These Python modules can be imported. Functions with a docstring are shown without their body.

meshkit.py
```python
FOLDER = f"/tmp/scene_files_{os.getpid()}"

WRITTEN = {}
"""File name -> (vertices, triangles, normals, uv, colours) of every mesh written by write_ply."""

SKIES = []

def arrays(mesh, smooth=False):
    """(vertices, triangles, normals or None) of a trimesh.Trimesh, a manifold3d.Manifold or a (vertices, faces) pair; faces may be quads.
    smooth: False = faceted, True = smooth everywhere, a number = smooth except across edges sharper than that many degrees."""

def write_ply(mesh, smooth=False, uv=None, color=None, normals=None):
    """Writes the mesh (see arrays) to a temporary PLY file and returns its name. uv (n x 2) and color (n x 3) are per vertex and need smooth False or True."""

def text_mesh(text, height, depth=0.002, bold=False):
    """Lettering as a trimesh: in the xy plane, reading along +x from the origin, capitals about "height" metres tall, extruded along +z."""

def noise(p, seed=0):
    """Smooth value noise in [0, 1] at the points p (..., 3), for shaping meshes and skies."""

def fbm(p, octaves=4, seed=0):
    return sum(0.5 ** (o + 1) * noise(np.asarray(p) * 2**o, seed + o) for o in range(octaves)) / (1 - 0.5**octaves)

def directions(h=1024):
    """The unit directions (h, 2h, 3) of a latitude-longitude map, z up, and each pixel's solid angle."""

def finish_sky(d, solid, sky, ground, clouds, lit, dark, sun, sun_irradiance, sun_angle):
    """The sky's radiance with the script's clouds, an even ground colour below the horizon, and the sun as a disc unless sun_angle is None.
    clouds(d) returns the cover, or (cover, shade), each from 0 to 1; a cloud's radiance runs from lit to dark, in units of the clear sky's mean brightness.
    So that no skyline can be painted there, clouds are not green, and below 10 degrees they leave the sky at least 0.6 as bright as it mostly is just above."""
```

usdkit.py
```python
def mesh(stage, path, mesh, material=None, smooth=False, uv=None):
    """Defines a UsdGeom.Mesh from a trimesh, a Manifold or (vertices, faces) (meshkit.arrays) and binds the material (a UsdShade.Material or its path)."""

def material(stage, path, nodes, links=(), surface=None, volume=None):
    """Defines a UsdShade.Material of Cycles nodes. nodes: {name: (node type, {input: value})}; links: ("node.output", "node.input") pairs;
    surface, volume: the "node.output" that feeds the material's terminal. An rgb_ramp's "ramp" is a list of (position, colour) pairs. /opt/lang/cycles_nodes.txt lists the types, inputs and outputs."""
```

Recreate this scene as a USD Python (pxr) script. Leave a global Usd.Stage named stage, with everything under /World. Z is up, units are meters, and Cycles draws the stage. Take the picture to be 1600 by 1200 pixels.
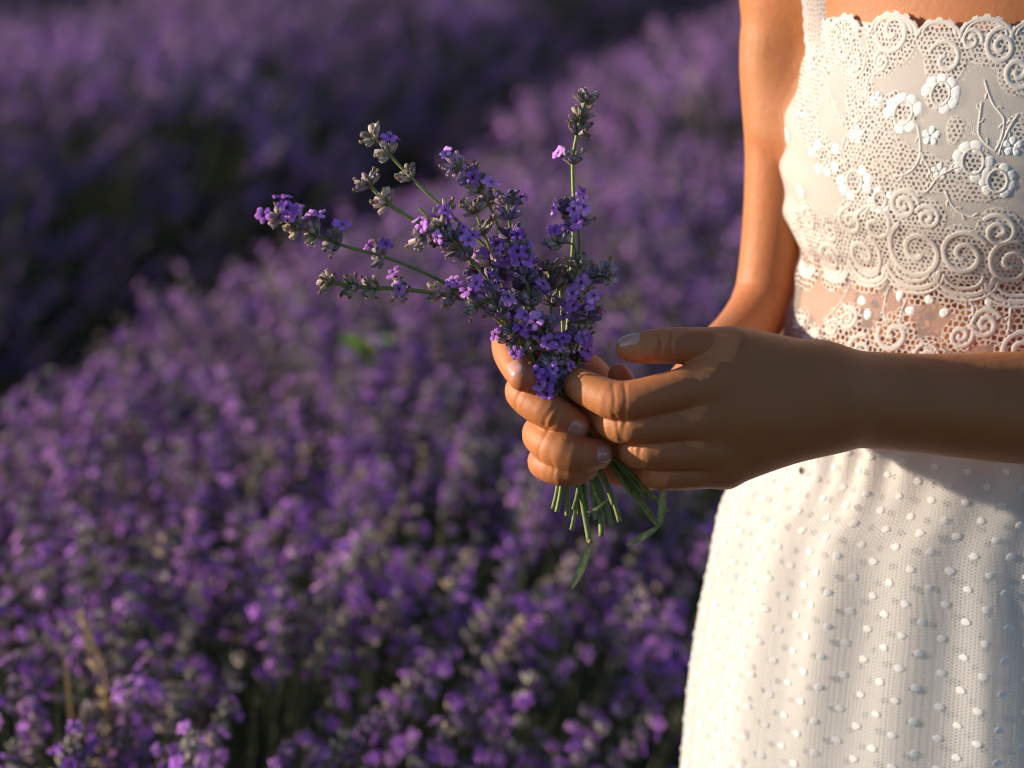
import math, random
import numpy as np
import trimesh
from scipy.spatial import cKDTree
from scipy.interpolate import PchipInterpolator
import usdkit, meshkit
from pxr import Usd, UsdGeom, UsdLux, UsdShade, Gf, Sdf, Vt

stage = Usd.Stage.CreateInMemory()
UsdGeom.SetStageUpAxis(stage, 'Z')
UsdGeom.SetStageMetersPerUnit(stage, 1.0)
UsdGeom.Xform.Define(stage, '/World')
UsdGeom.Scope.Define(stage, '/World/Looks')

# ------------------------------------------------------------------ camera, sky, sun, exposure
PITCH = math.radians(14.0)
CAM_Z = 1.285
FPX = 100.0 / 36.0 * 1600.0          # focal length in pixels of the 1600-wide photograph
D0 = 1.39                            # distance to the hands along the view axis
FWD = np.array([0, math.cos(PITCH), -math.sin(PITCH)])
UP = np.array([0, math.sin(PITCH), math.cos(PITCH)])
RIGHT = np.array([1.0, 0, 0])
EYE = np.array([0, 0, CAM_Z])
cam = UsdGeom.Camera.Define(stage, '/World/camera')
cam.CreateFocalLengthAttr(100.0)
cam.CreateHorizontalApertureAttr(36.0)
cam.CreateVerticalApertureAttr(27.0)
cam.CreateFStopAttr(6.0)
cam.CreateFocusDistanceAttr(D0 + 0.012)
cam.CreateClippingRangeAttr(Gf.Vec2f(0.05, 5000))
cam.CreateExposureAttr(0.52)
cam.AddTransformOp().Set(Gf.Matrix4d(*RIGHT, 0, *UP, 0, *(-FWD), 0, *EYE, 1))

SUN_EL, SUN_AZ = math.radians(13.0), math.atan2(-1.0, 0.075)      # low sun on the left, square to the view
TO_SUN = np.array([math.sin(SUN_AZ) * math.cos(SUN_EL), math.cos(SUN_AZ) * math.cos(SUN_EL), math.sin(SUN_EL)])
SKY_STRENGTH, SUN_INTENSITY = 0.105, 1.25
sky_mat = usdkit.material(stage, '/World/Looks/sky_look', {
    's': ('sky_texture', {'sky_type': 'single_scattering', 'sun_disc': False, 'sun_elevation': SUN_EL, 'sun_rotation': SUN_AZ, 'ozone_density': 3.0, 'aerosol_density': 0.4}),
    'b': ('background_shader', {'strength': SKY_STRENGTH})}, [('s.color', 'b.color')], surface='b.background')
dome = UsdLux.DomeLight.Define(stage, '/World/sky')
dome.CreateIntensityAttr(0.1)          # the renderer weighs its own sampling of the sky by this; the sky's brightness is the strength above
UsdShade.MaterialBindingAPI.Apply(dome.GetPrim()).Bind(sky_mat)
dome.GetPrim().SetCustomDataByKey('kind', 'structure')
sun = UsdLux.DistantLight.Define(stage, '/World/sun')
sun.CreateIntensityAttr(SUN_INTENSITY)
sun.CreateAngleAttr(0.8)
sun.CreateColorAttr(Gf.Vec3f(1.0, 0.84, 0.66))
sun.CreateNormalizeAttr(True)
_x = np.cross([0, 0, 1.0], TO_SUN); _x /= np.linalg.norm(_x); _y = np.cross(TO_SUN, _x)
sun.AddTransformOp().Set(Gf.Matrix4d(*_x, 0, *_y, 0, *TO_SUN, 0, 0, 0, 5, 1))

# ------------------------------------------------------------------ helpers
def W(px, py, d=0.0):
    """A point of the place: a direction of the photograph (pixels of 1600 x 1200) taken to D0 + d metres along the view axis."""
    px, py, d = np.asarray(px, float), np.asarray(py, float), np.asarray(d, float)
    D = D0 + d
    return EYE + D[..., None] * (FWD + ((px - 800) / FPX)[..., None] * RIGHT + ((600 - py) / FPX)[..., None] * UP)

def Wy(px, py, y):
    """The same, taken to the upright plane at world y."""
    dirn = FWD + (px - 800) / FPX * RIGHT + (600 - py) / FPX * UP
    return EYE + dirn * (y / dirn[1])

_taken = {}
def numbered(path):
    n = _taken.get(path)
    _taken[path] = 0 if n is None else n + 1
    return path if n is None else f'{path}_{n + 1:03d}'

def tag(p, label=None, category=None, group=None, kind=None):
    p = p.GetPrim() if hasattr(p, 'GetPrim') else p
    for k, v in (('label', label), ('category', category), ('group', group), ('kind', kind)):
        if v: p.SetCustomDataByKey(k, v)
    return p

def thing(name, label, category, loc=(0, 0, 0), rz=0.0, group=None, scale=None, source=None):
    x = UsdGeom.Xform.Define(stage, numbered('/World/' + name))
    if source is not None:
        x.GetPrim().GetReferences().AddInternalReference(source.GetPath()); x.GetPrim().SetInstanceable(True)
        x = UsdGeom.Xform(x.GetPrim())
    x.ClearXformOpOrder()
    for op, v in ((x.AddTranslateOp, Gf.Vec3d(*map(float, loc))), (x.AddRotateZOp, float(rz))):
        op().Set(v)
    s = scale or 1.0
    x.AddScaleOp().Set(Gf.Vec3f(s, s, s))
    return tag(x, label, category, group)

def part(parent, name, mesh, mat, smooth=False, label=None, kind=None, tint=None, normals=None, uv=None, attr=None):
    path = numbered(f'{parent.GetPath()}/{name}')
    m = usdkit.mesh(stage, path, mesh, mat, smooth=smooth, uv=uv)
    api = UsdGeom.PrimvarsAPI(m)
    if tint is not None:
        api.CreatePrimvar('tint', Sdf.ValueTypeNames.Color3fArray, 'vertex').Set(Vt.Vec3fArray.FromNumpy(np.asarray(tint, np.float32)))
    if attr is not None:
        for k, v in attr.items():
            api.CreatePrimvar(k, Sdf.ValueTypeNames.FloatArray, 'vertex').Set(Vt.FloatArray.FromNumpy(np.asarray(v, np.float32)))
    if normals is not None:
        m.CreateNormalsAttr(Vt.Vec3fArray.FromNumpy(np.asarray(normals, np.float32))); m.SetNormalsInterpolation('vertex')
    if label or kind: tag(m, label=label, kind=kind)
    return m

class Soup:
    """Collects small coloured shapes into one mesh."""
    def __init__(s): s.v, s.f, s.c, s.n = [], [], [], 0
    def add(s, v, f, c):
        v = np.asarray(v, float); f = np.asarray(f, int)
        if len(f) == 0: return
        s.v.append(v); s.f.append(f + s.n); s.n += len(v)
        c = np.asarray(c, float)
        s.c.append(np.broadcast_to(c, (len(v), 3)) if c.ndim == 1 else c)
    def get(s): return np.vstack(s.v), np.vstack(s.f)
    def tint(s): return np.vstack(s.c)

def frame_of(d):
    d = np.asarray(d, float); d = d / np.linalg.norm(d)
    a = np.cross(d, [0, 0, 1.0] if abs(d[2]) < 0.9 else [1.0, 0, 0]); a /= np.linalg.norm(a)
    return a, np.cross(d, a), d

def tube(pts, rad, sides=6, cap=True, squash=None):
    p = np.asarray(pts, float); n = len(p)
    rad = np.broadcast_to(np.asarray(rad, float), (n,))
    t = np.gradient(p, axis=0); t /= np.linalg.norm(t, axis=1, keepdims=True) + 1e-12
    a0, _, _ = frame_of(t[0]); A = [a0]
    for i in range(1, n):
        a = A[-1] - t[i] * (A[-1] @ t[i]); A.append(a / (np.linalg.norm(a) + 1e-12))
    A = np.array(A); B = np.cross(t, A)
    ang = np.arange(sides) * 2 * np.pi / sides
    v = p[:, None] + rad[:, None, None] * (np.cos(ang)[None, :, None] * A[:, None] + np.sin(ang)[None, :, None] * B[:, None])
    i, j = np.meshgrid(np.arange(n - 1), np.arange(sides), indexing='ij')
    k = (j + 1) % sides
    f = np.concatenate([np.stack([i * sides + j, i * sides + k, (i + 1) * sides + k], -1).reshape(-1, 3), np.stack([i * sides + j, (i + 1) * sides + k, (i + 1) * sides + j], -1).reshape(-1, 3)])
    v = v.reshape(-1, 3)
    if cap:
        m = len(v); v = np.vstack([v, p[:1], p[-1:]])
        jj = np.arange(sides); kk = (jj + 1) % sides; e = (n - 1) * sides
        f = np.vstack([f, np.stack([kk, jj, np.full(sides, m)], -1), np.stack([e + jj, e + kk, np.full(sides, m + 1)], -1)])
    return v, f

def curve(ctrl, n):
    """Smooth curve through the control points."""
    c = np.asarray(ctrl, float)
    s = np.r_[0, np.cumsum(np.linalg.norm(np.diff(c, axis=0), axis=1))]
    return PchipInterpolator(s, c)(np.linspace(0, s[-1], n))

def sstep(a, b, x):
    t = np.clip((x - a) / (b - a), 0, 1); return t * t * (3 - 2 * t)

# ------------------------------------------------------------------ materials
def mat(name, nodes, links, surface): return usdkit.material(stage, '/World/Looks/' + name, nodes, links, surface=surface)

M_SKIN = mat('skin', {
    'g': ('geometry', {}),
    'n': ('noise_texture', {'scale': 38.0, 'detail': 4.0, 'roughness': 0.6}),
    'r': ('rgb_ramp', {'ramp': [(0.28, (0.45, 0.160, 0.054)), (0.5, (0.49, 0.182, 0.064)), (0.72, (0.515, 0.172, 0.076))]}),
    'a': ('attribute', {'attribute': 'pink'}),
    'm': ('mix_color', {'b': (0.47, 0.165, 0.10)}),
    'n2': ('voronoi_texture', {'scale': 1500.0, 'feature': 'distance_to_edge'}),
    'n3': ('noise_texture', {'scale': 260.0, 'detail': 3.0}),
    'ma': ('math', {'math_type': 'multiply_add', 'value2': 2.0}),
    'b': ('bump', {'strength': 0.5, 'distance': 0.00028}),
    'p': ('principled_bsdf', {'roughness': 0.52, 'specular_ior_level': 0.38, 'subsurface_weight': 0.12, 'subsurface_scale': 0.004, 'subsurface_radius': (1.0, 0.35, 0.18), 'subsurface_method': 'random_walk'})},
    [('g.position', 'n.vector'), ('g.position', 'n2.vector'), ('g.position', 'n3.vector'), ('n.fac', 'r.fac'), ('r.color', 'm.a'), ('a.fac', 'm.fac'), ('m.result', 'p.base_color'),
     ('n2.distance', 'ma.value3'), ('n3.fac', 'ma.value1'), ('ma.value', 'b.height'), ('b.normal', 'p.normal')], 'p.BSDF')
M_NAIL = mat('nail', {
    'p': ('principled_bsdf', {'base_color': (0.58, 0.30, 0.245), 'roughness': 0.28, 'specular_ior_level': 0.5, 'coat_weight': 0.5, 'coat_roughness': 0.12, 'subsurface_weight': 0.15, 'subsurface_scale': 0.003, 'subsurface_radius': (1.0, 0.4, 0.3)})}, [], 'p.BSDF')
def leafy(name, rough, transl, spec=0.3, rnd=0.25):
    return mat(name, {
        'a': ('attribute', {'attribute': 'tint'}), 'o': ('object_info', {}),
        'mr': ('map_range', {'from_min': 0.0, 'from_max': 1.0, 'to_min': 1.0 - rnd, 'to_max': 1.0 + rnd}),
        'g': ('geometry', {}), 'n': ('noise_texture', {'scale': 420.0, 'detail': 2.0}),
        'mr2': ('map_range', {'from_min': 0.25, 'from_max': 0.75, 'to_min': 0.72, 'to_max': 1.28}),
        'mm': ('math', {'math_type': 'multiply'}),
        'h': ('hsv', {}),
        'p': ('principled_bsdf', {'roughness': rough, 'specular_ior_level': spec}), 't': ('translucent_bsdf', {}), 'm': ('mix_closure', {'fac': transl})},
        [('g.position', 'n.vector'), ('n.fac', 'mr2.value'), ('o.random', 'mr.value'), ('mr.result', 'mm.value1'), ('mr2.result', 'mm.value2'), ('mm.value', 'h.value'), ('a.color', 'h.color'),
         ('h.color', 'p.base_color'), ('h.color', 't.color'), ('p.BSDF', 'm.closure1'), ('t.BSDF', 'm.closure2')], 'm.closure')
M_LAV = leafy('lavender_flower', 0.6, 0.22, 0.25)
M_STEM = leafy('lavender_stem', 0.5, 0.05, 0.35, 0.1)
M_LEAF = leafy('lavender_leaf', 0.65, 0.22, 0.25)
M_SOIL = mat('soil', {
    'g': ('geometry', {}), 'n': ('noise_texture', {'scale': 9.0, 'detail': 8.0, 'roughness': 0.65}), 'r': ('rgb_ramp', {'ramp': [(0.3, (0.022, 0.017, 0.014)), (0.7, (0.06, 0.046, 0.036))]}),
    'b': ('bump', {'strength': 0.8, 'distance': 0.03}), 'p': ('principled_bsdf', {'roughness': 0.95})},
    [('g.position', 'n.vector'), ('n.fac', 'r.fac'), ('r.color', 'p.base_color'), ('n.fac', 'b.height'), ('b.normal', 'p.normal')], 'p.BSDF')

# ------------------------------------------------------------------ person: one continuous body from a distance field
PX = D0 / FPX
def J(px, py, dmm, rpx=None):
    """A joint: photograph direction, depth in millimetres, radius in photograph pixels at that depth."""
    d = dmm / 1000.0
    p = W(px, py, d)
    return p if rpx is None else (p, rpx * (D0 + d) / FPX)

YC = 1.544                                    # the upright axis of her trunk
XC = Wy(1650, 400, YC)[0]
def _profile(keys, extra):
    z, a = [], []
    for py, px in keys:
        e, c = Wy(px, py, YC), Wy(1650, py, YC)
        z.append(c[2]); a.append(c[0] - e[0] + 0 * extra)
    o = np.argsort(z)
    return np.array(z)[o], np.array(a)[o]
# outline of the top, then of the skirt, left edge in the photograph
z1, a1 = _profile([(-60, 1262), (20, 1254), (80, 1243), (130, 1228), (180, 1214), (250, 1213), (310, 1221), (360, 1233), (405, 1243), (440, 1240), (480, 1228), (530, 1219), (600, 1214), (660, 1212), (720, 1206)], 0)
TOP_A = PchipInterpolator(z1, a1)
z2, a2 = _profile([(640, 1216), (690, 1204), (730, 1180), (780, 1134), (870, 1106), (1000, 1086), (1100, 1078), (1200, 1074), (1500, 1050), (2100, 1010)], 0)
SKIRT_A = PchipInterpolator(z2, a2)
def ZP(py): return Wy(1600, py, YC)[2]
_b = [(-60, .082), (20, .088), (110, .096), (200, .104), (280, .102), (350, .093), (420, .086), (500, .086), (600, .090), (720, .094)]
TOP_B = PchipInterpolator([ZP(p) for p, _ in _b][::-1], [b + .022 for _, b in _b][::-1])
_b = [(640, .093), (730, .104), (870, .122), (1100, .136), (1500, .15), (2100, .17)]
SKIRT_B = PchipInterpolator([ZP(p) for p, _ in _b][::-1], [b + .022 for _, b in _b][::-1])
Z_TOP, Z_WAIST = ZP(30), ZP(655)
HEM_Z = 0.40

class Bone:
    def __init__(s, a, b, k=0.006, crease=()):
        (s.a, s.ra), (s.b, s.rb), s.k, s.crease = a, b, k, crease
        r = max(s.ra, s.rb)
        s.lo, s.hi = np.minimum(s.a, s.b) - r, np.maximum(s.a, s.b) + r
    def __call__(s, P):
        ab = s.b - s.a; L2 = ab @ ab
        t = np.clip(((P - s.a) @ ab) / L2, 0, 1)
        return np.linalg.norm(P - s.a - t[..., None] * ab, axis=-1) - (s.ra + (s.rb - s.ra) * t)
class Blob:
    """An ellipsoid with its own axes."""
    def __init__(s, c, axes, k=0.008):
        s.c, s.k = c, k
        s.R = np.linalg.norm(axes, axis=1); s.A = np.asarray(axes) / s.R[:, None]
        m = s.R.max(); s.lo, s.hi = c - m, c + m
    def __call__(s, P):
        q = (P - s.c) @ s.A.T
        k0 = np.linalg.norm(q / s.R, axis=-1); k1 = np.linalg.norm(q / s.R ** 2, axis=-1)
        return k0 * (k0 - 1) / (k1 + 1e-9)
class Torso:
    k = 0.012
    lo = np.array([XC - .19, YC - .15, 0.70]); hi = np.array([XC + .19, YC + .15, Z_TOP + .06])
    def __call__(s, P):
        z = np.clip(P[..., 2], 0.74, Z_TOP + 0.05)
        a, b = TOP_A(z) - 0.0035, TOP_B(z) - 0.0035
        x, y = (P[..., 0] - XC) / a, (P[..., 1] - YC) / b
        d = (np.sqrt(x * x + y * y + 1e-9) - 1) * np.minimum(a, b) * 0.92
        return np.maximum(d, np.maximum(0.72 - P[..., 2], P[..., 2] - (Z_TOP + 0.045)))
def smin(a, b, k):
    h = np.clip(0.5 + 0.5 * (b - a) / k, 0, 1)
    return b + (a - b) * h - k * h * (1 - h)

def spline(joints, step=.006):
    """The joints as a smooth tapering run of centres and radii."""
    c = np.array([j[0] for j in joints]); r = np.array([j[1] for j in joints])
    s = np.r_[0, np.cumsum(np.linalg.norm(np.diff(c, axis=0), axis=1))]
    # Catmull-Rom tangents keep the bends round without overshooting
    n = max(4, int(s[-1] / step)); u = np.linspace(0, s[-1], n)
    rr = PchipInterpolator(s, r)(u)
    m = np.zeros_like(c)
    for i in range(len(c)):
        if i == 0: m[i] = (c[1] - c[0]) / (s[1] - s[0])
        elif i == len(c) - 1: m[i] = (c[-1] - c[-2]) / (s[-1] - s[-2])
        else:
            d0, d1 = (c[i] - c[i - 1]) / (s[i] - s[i - 1]), (c[i + 1] - c[i]) / (s[i + 1] - s[i]); m[i] = .5 * (d0 + d1)
    from scipy.interpolate import CubicHermiteSpline
    return CubicHermiteSpline(s, c, m)(u), rr
class Limb:
    """A tapering limb that follows a smooth centre line."""
    def __init__(s, joints, k=.004, step=.006):
        s.c, s.r = spline(joints, step); s.k = k
        s.lo, s.hi = (s.c - s.r[:, None]).min(0), (s.c + s.r[:, None]).max(0)
    def __call__(s, P):
        d = None
        for i in range(len(s.c) - 1):
            ab = s.c[i + 1] - s.c[i]; L2 = ab @ ab
            q = P - s.c[i]; t = np.clip((q @ ab) / L2, 0, 1)
            e = np.sqrt(((q - t[..., None] * ab) ** 2).sum(-1)) - (s.r[i] + (s.r[i + 1] - s.r[i]) * t)
            d = e if d is None else np.minimum(d, e)
        return d

# --- her left hand and arm (right in the photograph), back of the hand to the camera
Lw = J(1292, 620, 6, 62)
L_arm = [Limb([J(1290, 606, 15, 60), J(1380, 612, 30, 61), J(1470, 620, 44, 66), J(1640, 628, 62, 78), J(1780, 634, 86, 80), J(1900, 640, 112, 74), J(1990, 560, 135, 74), J(1985, 300, 165, 86), J(1960, -70, 170, 92)], .012, .015),
         Limb([J(1290, 636, 15, 60), J(1380, 640, 30, 62), J(1470, 644, 44, 67), J(1640, 648, 62, 78), J(1780, 648, 86, 78)], .012, .015)]
L_palm = [Bone(J(1290, 607, 15, 59), J(1112, 596, -12, 41), .012), Bone(J(1290, 620, 14, 58), J(1100, 652, -11, 40), .012), Bone(J(1290, 636, 15, 58), J(1112, 702, -6, 36), .012), Bone(J(1286, 642, 17, 54), J(1134, 732, 0, 30), .012),
          Bone(J(1262, 590, 9, 52), J(1150, 550, -9, 38), .012),
          Bone(J(1180, 640, -1, 56), J(1120, 640, 0, 46), .012)]
K = .0045
L_knuck = [Blob(J(1104, 594, -16), [0.0075 * RIGHT, .007 * UP, .006 * FWD], .007), Blob(J(1092, 655, -15), [0.0075 * RIGHT, .0065 * UP, .006 * FWD], .007), Blob(J(1104, 705, -11), [0.0065 * RIGHT, .006 * UP, .005 * FWD], .006)]
L_fing = {
    'index': [J(1112, 596, -12, 40), J(1040, 615, -20, 33), J(968, 627, -21, 32), J(938, 617, -16, 29.5), J(908, 603, -8, 26.5), J(901, 597, 3, 23)],
    'middle': [J(1100, 652, -11, 38), J(1040, 662, -16, 31), J(972, 664, -15, 30), J(947, 651, -2, 28), J(921, 634, 7, 26), J(913, 622, 19, 22)],
    'ring': [J(1112, 702, -6, 34), J(1060, 706, -11, 30), J(1001, 705, -10, 28), J(990, 697, 6, 26), J(1000, 686, 22, 22)],
    'pinky': [J(1134, 732, 0, 29), J(1085, 739, -4, 26), J(1030, 741, -3, 24.5), J(1018, 735, 10, 22), J(1028, 722, 22, 19)],
    'thumb': [J(1262, 590, 12, 50), J(1150, 548, -2, 37), J(1090, 541, -10, 30), J(1040, 540, -13, 28.5), J(1000, 543, -12, 25), J(982, 544, -10, 20.5)]}
# --- her right hand and arm (left in the photograph), fingers closing round the stems from behind
R_arm = [Limb([J(1262, -80, 168, 80), J(1222, 60, 172, 66), J(1220, 250, 182, 56), J(1206, 400, 190, 50), J(1192, 470, 190, 47), J(1170, 510, 178, 47), J(1125, 568, 136, 53), J(1040, 668, 70, 50), J(1006, 700, 54, 46)], .012, .012)]
R_palm = [Bone(J(1010, 690, 56, 46), J(915, 590, 50, 34), .012), Bone(J(1010, 698, 56, 46), J(890, 630, 50, 34), .012), Bone(J(1008, 706, 56, 44), J(885, 675, 48, 32), .012), Bone(J(1005, 712, 54, 40), J(890, 715, 44, 28), .012)]
R_fing = {
    'index': [J(915, 590, 50, 36), J(870, 560, 46, 33), J(802, 531, 28, 29), J(797, 545, 12, 28.5), J(806, 570, -3, 26), J(817, 590, -13, 22.5)],
    'middle': [J(890, 630, 50, 34), J(845, 612, 28, 31), J(818, 613, 2, 29), J(840, 633, -6, 29), J(864, 646, -10, 28), J(898, 664, -7, 24.5)],
    'ring': [J(885, 675, 48, 33), J(856, 674, 26, 32), J(848, 682, 4, 31), J(873, 700, -8, 32), J(902, 710, -10, 29.5), J(933, 709, -6, 24.5)],
    'pinky': [J(890, 715, 44, 29), J(862, 716, 24, 28), J(853, 724, 4, 27), J(876, 733, -4, 26.5), J(898, 735, -5, 24), J(915, 732, -1, 20)],
    'thumb': [J(1012, 694, 46, 38), J(990, 650, 24, 31), J(976, 615, 12, 26), J(969, 592, 8, 20.5), J(967, 584, 7, 17)]}

def groove(joint, along, dors, amp, width, span, off=0.0):
    return (joint[0] + along * off, along / np.linalg.norm(along), dors / np.linalg.norm(dors), amp, width, span)
def finger_grooves(js, dors, spots):
    out = []
    for i, off, amp in spots:
        t = js[min(i + 1, len(js) - 1)][0] - js[i - 1][0]; t /= np.linalg.norm(t)
        d = dors - t * (dors @ t)
        out.append((js[i][0] + t * off, t, d / np.linalg.norm(d), amp, .00075, js[i][1] * 1.02))
    return out
TOCAM = -FWD
GROOVES = (finger_grooves(L_fing['thumb'], TOCAM + .6 * UP, [(3, -.0022, .0007), (3, .0035, .0008), (3, .0008, .0004)])
           + finger_grooves(L_fing['index'], TOCAM, [(2, .002, .0005), (2, -.0035, .0005), (4, -.0015, .0006)])
           + finger_grooves(L_fing['middle'], TOCAM, [(2, -.002, .0006), (2, -.0045, .0005), (4, 0, .0006), (4, .0025, .0004)])
           + finger_grooves(L_fing['ring'], TOCAM, [(2, -.002, .0006), (2, -.0045, .0005)])
           + finger_grooves(R_fing['middle'], TOCAM, [(4, -.001, .0007), (4, .002, .0006), (3, -.006, .0005)])
           + finger_grooves(R_fing['ring'], TOCAM, [(4, -.001, .0005), (4, .0022, .0004), (3, -.004, .0004)])
           + finger_grooves(R_fing['index'], TOCAM, [(3, 0, .0005), (3, .0025, .0004)])
           + finger_grooves(R_fing['pinky'], TOCAM, [(3, .001, .0004)]))

R_SH, L_SH = J(1262, -80, 168, 80), J(1960, -70, 170, 92)
trunk = [Torso(), Limb([R_SH, J(1222, 60, 172, 66), J(1220, 200, 178, 58)], .02, .02), Limb([L_SH, J(1985, 300, 165, 86)], .02, .02)]
SH = Z_TOP + 0.075
trunk += [Bone((np.array([XC - .085, YC + .02, SH - .035]), .048), (np.array([XC - .03, YC + .02, SH + .02]), .05), .05), Bone((np.array([XC + .085, YC + .02, SH - .035]), .048), (np.array([XC + .03, YC + .02, SH + .02]), .05), .05),
          Bone((R_SH[0], R_SH[1] * .9), (np.array([XC - .06, YC + .015, SH - .02]), .05), .04), Bone((L_SH[0], L_SH[1] * .9), (np.array([XC + .06, YC + .015, SH - .02]), .05), .04),
          Blob(np.array([XC, YC + .008, Z_TOP + .045]), [.105 * RIGHT, .070 * np.array([0, 1, 0]), .06 * np.array([0, 0, 1.])], .012),
          Bone((np.array([XC, YC + .02, SH + .01]), .05), (np.array([XC, YC + .005, SH + .10]), .045), .03)]
HC = np.array([XC, YC - .02, SH + .205])
trunk += [Blob(HC, [.074 * RIGHT, .093 * np.array([0, 1, 0.]), .11 * np.array([0, 0, 1.])], .03), Blob(HC + [0, -.045, -.055], [.052 * RIGHT, .05 * np.array([0, 1, 0.]), .055 * np.array([0, 0, 1.])], .03),
          Bone((HC + [0, -.09, .005], .008), (HC + [0, -.105, -.028], .011), .012), Bone((HC + [-.022, -.088, -.058], .006), (HC + [.022, -.088, -.058], .006), .008),
          Blob(HC + [-.075, .01, -.01], [.01 * RIGHT, .018 * np.array([0, 1, 0.]), .03 * np.array([0, 0, 1.])], .008), Blob(HC + [.075, .01, -.01], [.01 * RIGHT, .018 * np.array([0, 1, 0.]), .03 * np.array([0, 0, 1.])], .008)]
for s in (-1, 1):
    hx = XC + s * .075
    trunk += [Bone((np.array([hx, YC, .74]), .082), (np.array([hx, YC - .005, .42]), .058), .03), Bone((np.array([hx, YC - .005, .42]), .056), (np.array([hx, YC + .015, .25]), .05), .02), Bone((np.array([hx, YC + .015, .25]), .05), (np.array([hx, YC + .02, .07]), .033), .02),
              Bone((np.array([hx, YC + .02, .045]), .036), (np.array([hx + s * .012, YC - .11, .03]), .03), .02)]
GROUPS = [(trunk, 0)]
GROUPS += [(L_arm + L_palm, 0), (R_arm + R_palm, 0)]
for hand, palm, knuck in ((L_fing, L_palm, L_knuck), (R_fing, R_palm, [])):
    for name, js in hand.items():
        GROUPS.append((palm + [k for k in knuck if name in ('index', 'middle', 'ring') and k is knuck[('index', 'middle', 'ring').index(name)]] + [Limb(js, .004, .004)], 1))

def group_sdf(bones, P):
    d = None
    for b in bones:
        e = b(P); d = e if d is None else smin(d, e, b.k)
    return d
def carve(P, d):
    for c, t, n, amp, w, span in GROOVES:
        q = P - c
        near = np.abs(d) < .004
        s, h = q @ t, np.linalg.norm(q, axis=-1)
        front = sstep(.15, .6, (q @ n) / (h + 1e-9))
        s = s + .0005 * np.sin((q @ np.cross(t, n)) * 420 + amp * 9e4)
        d = d + np.where(near & (h < span * 1.5), .95 * amp * np.exp(-(s / w) ** 2) * front, 0)
    return d
def body_sdf(P):
    d = np.full(P.shape[:-1], 1.0)
    for bones, _ in GROUPS: d = np.minimum(d, group_sdf(bones, P))
    return d

def axis_grid(lo, hi, fine_lo, fine_hi, h, mid_lo, mid_hi, hm, hc):
    def run(a, b, s): return np.linspace(a, b, max(2, int(round((b - a) / s)) + 1))
    segs = [run(lo, mid_lo, hc), run(mid_lo, fine_lo, hm), run(fine_lo, fine_hi, h), run(fine_hi, mid_hi, hm), run(mid_hi, hi, hc)]
    out = segs[0]
    for s in segs[1:]: out = np.r_[out, s[1:]]
    return out
hand_pts = np.array([j[0] for h in (L_fing, R_fing) for js in h.values() for j in js])
flo, fhi = hand_pts.min(0) - .014, hand_pts.max(0) + .014
fhi[0] = W(1275, 620, 0)[0]
HF = 0.00085
gx = axis_grid(XC - .26, XC + .26, flo[0], fhi[0], HF, XC - .2, W(1640, 600, 0)[0], .0026, .006)
gy = axis_grid(1.28, YC + .20, flo[1], fhi[1], HF, 1.30, YC + .12, .003, .006)
gz = axis_grid(0.0, HC[2] + .14, flo[2], fhi[2], HF, ZP(800), ZP(-40), .003, .008)
NX, NY, NZ = len(gx), len(gy), len(gz)
V = np.full((NX, NY, NZ), 0.05, np.float32)
def sub(lo, hi):
    s = []
    for g, a, b in zip((gx, gy, gz), lo, hi):
        i, j = np.searchsorted(g, a), np.searchsorted(g, b)
        s.append(slice(max(0, i - 1), min(len(g), j + 1)))
    return tuple(s)
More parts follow.
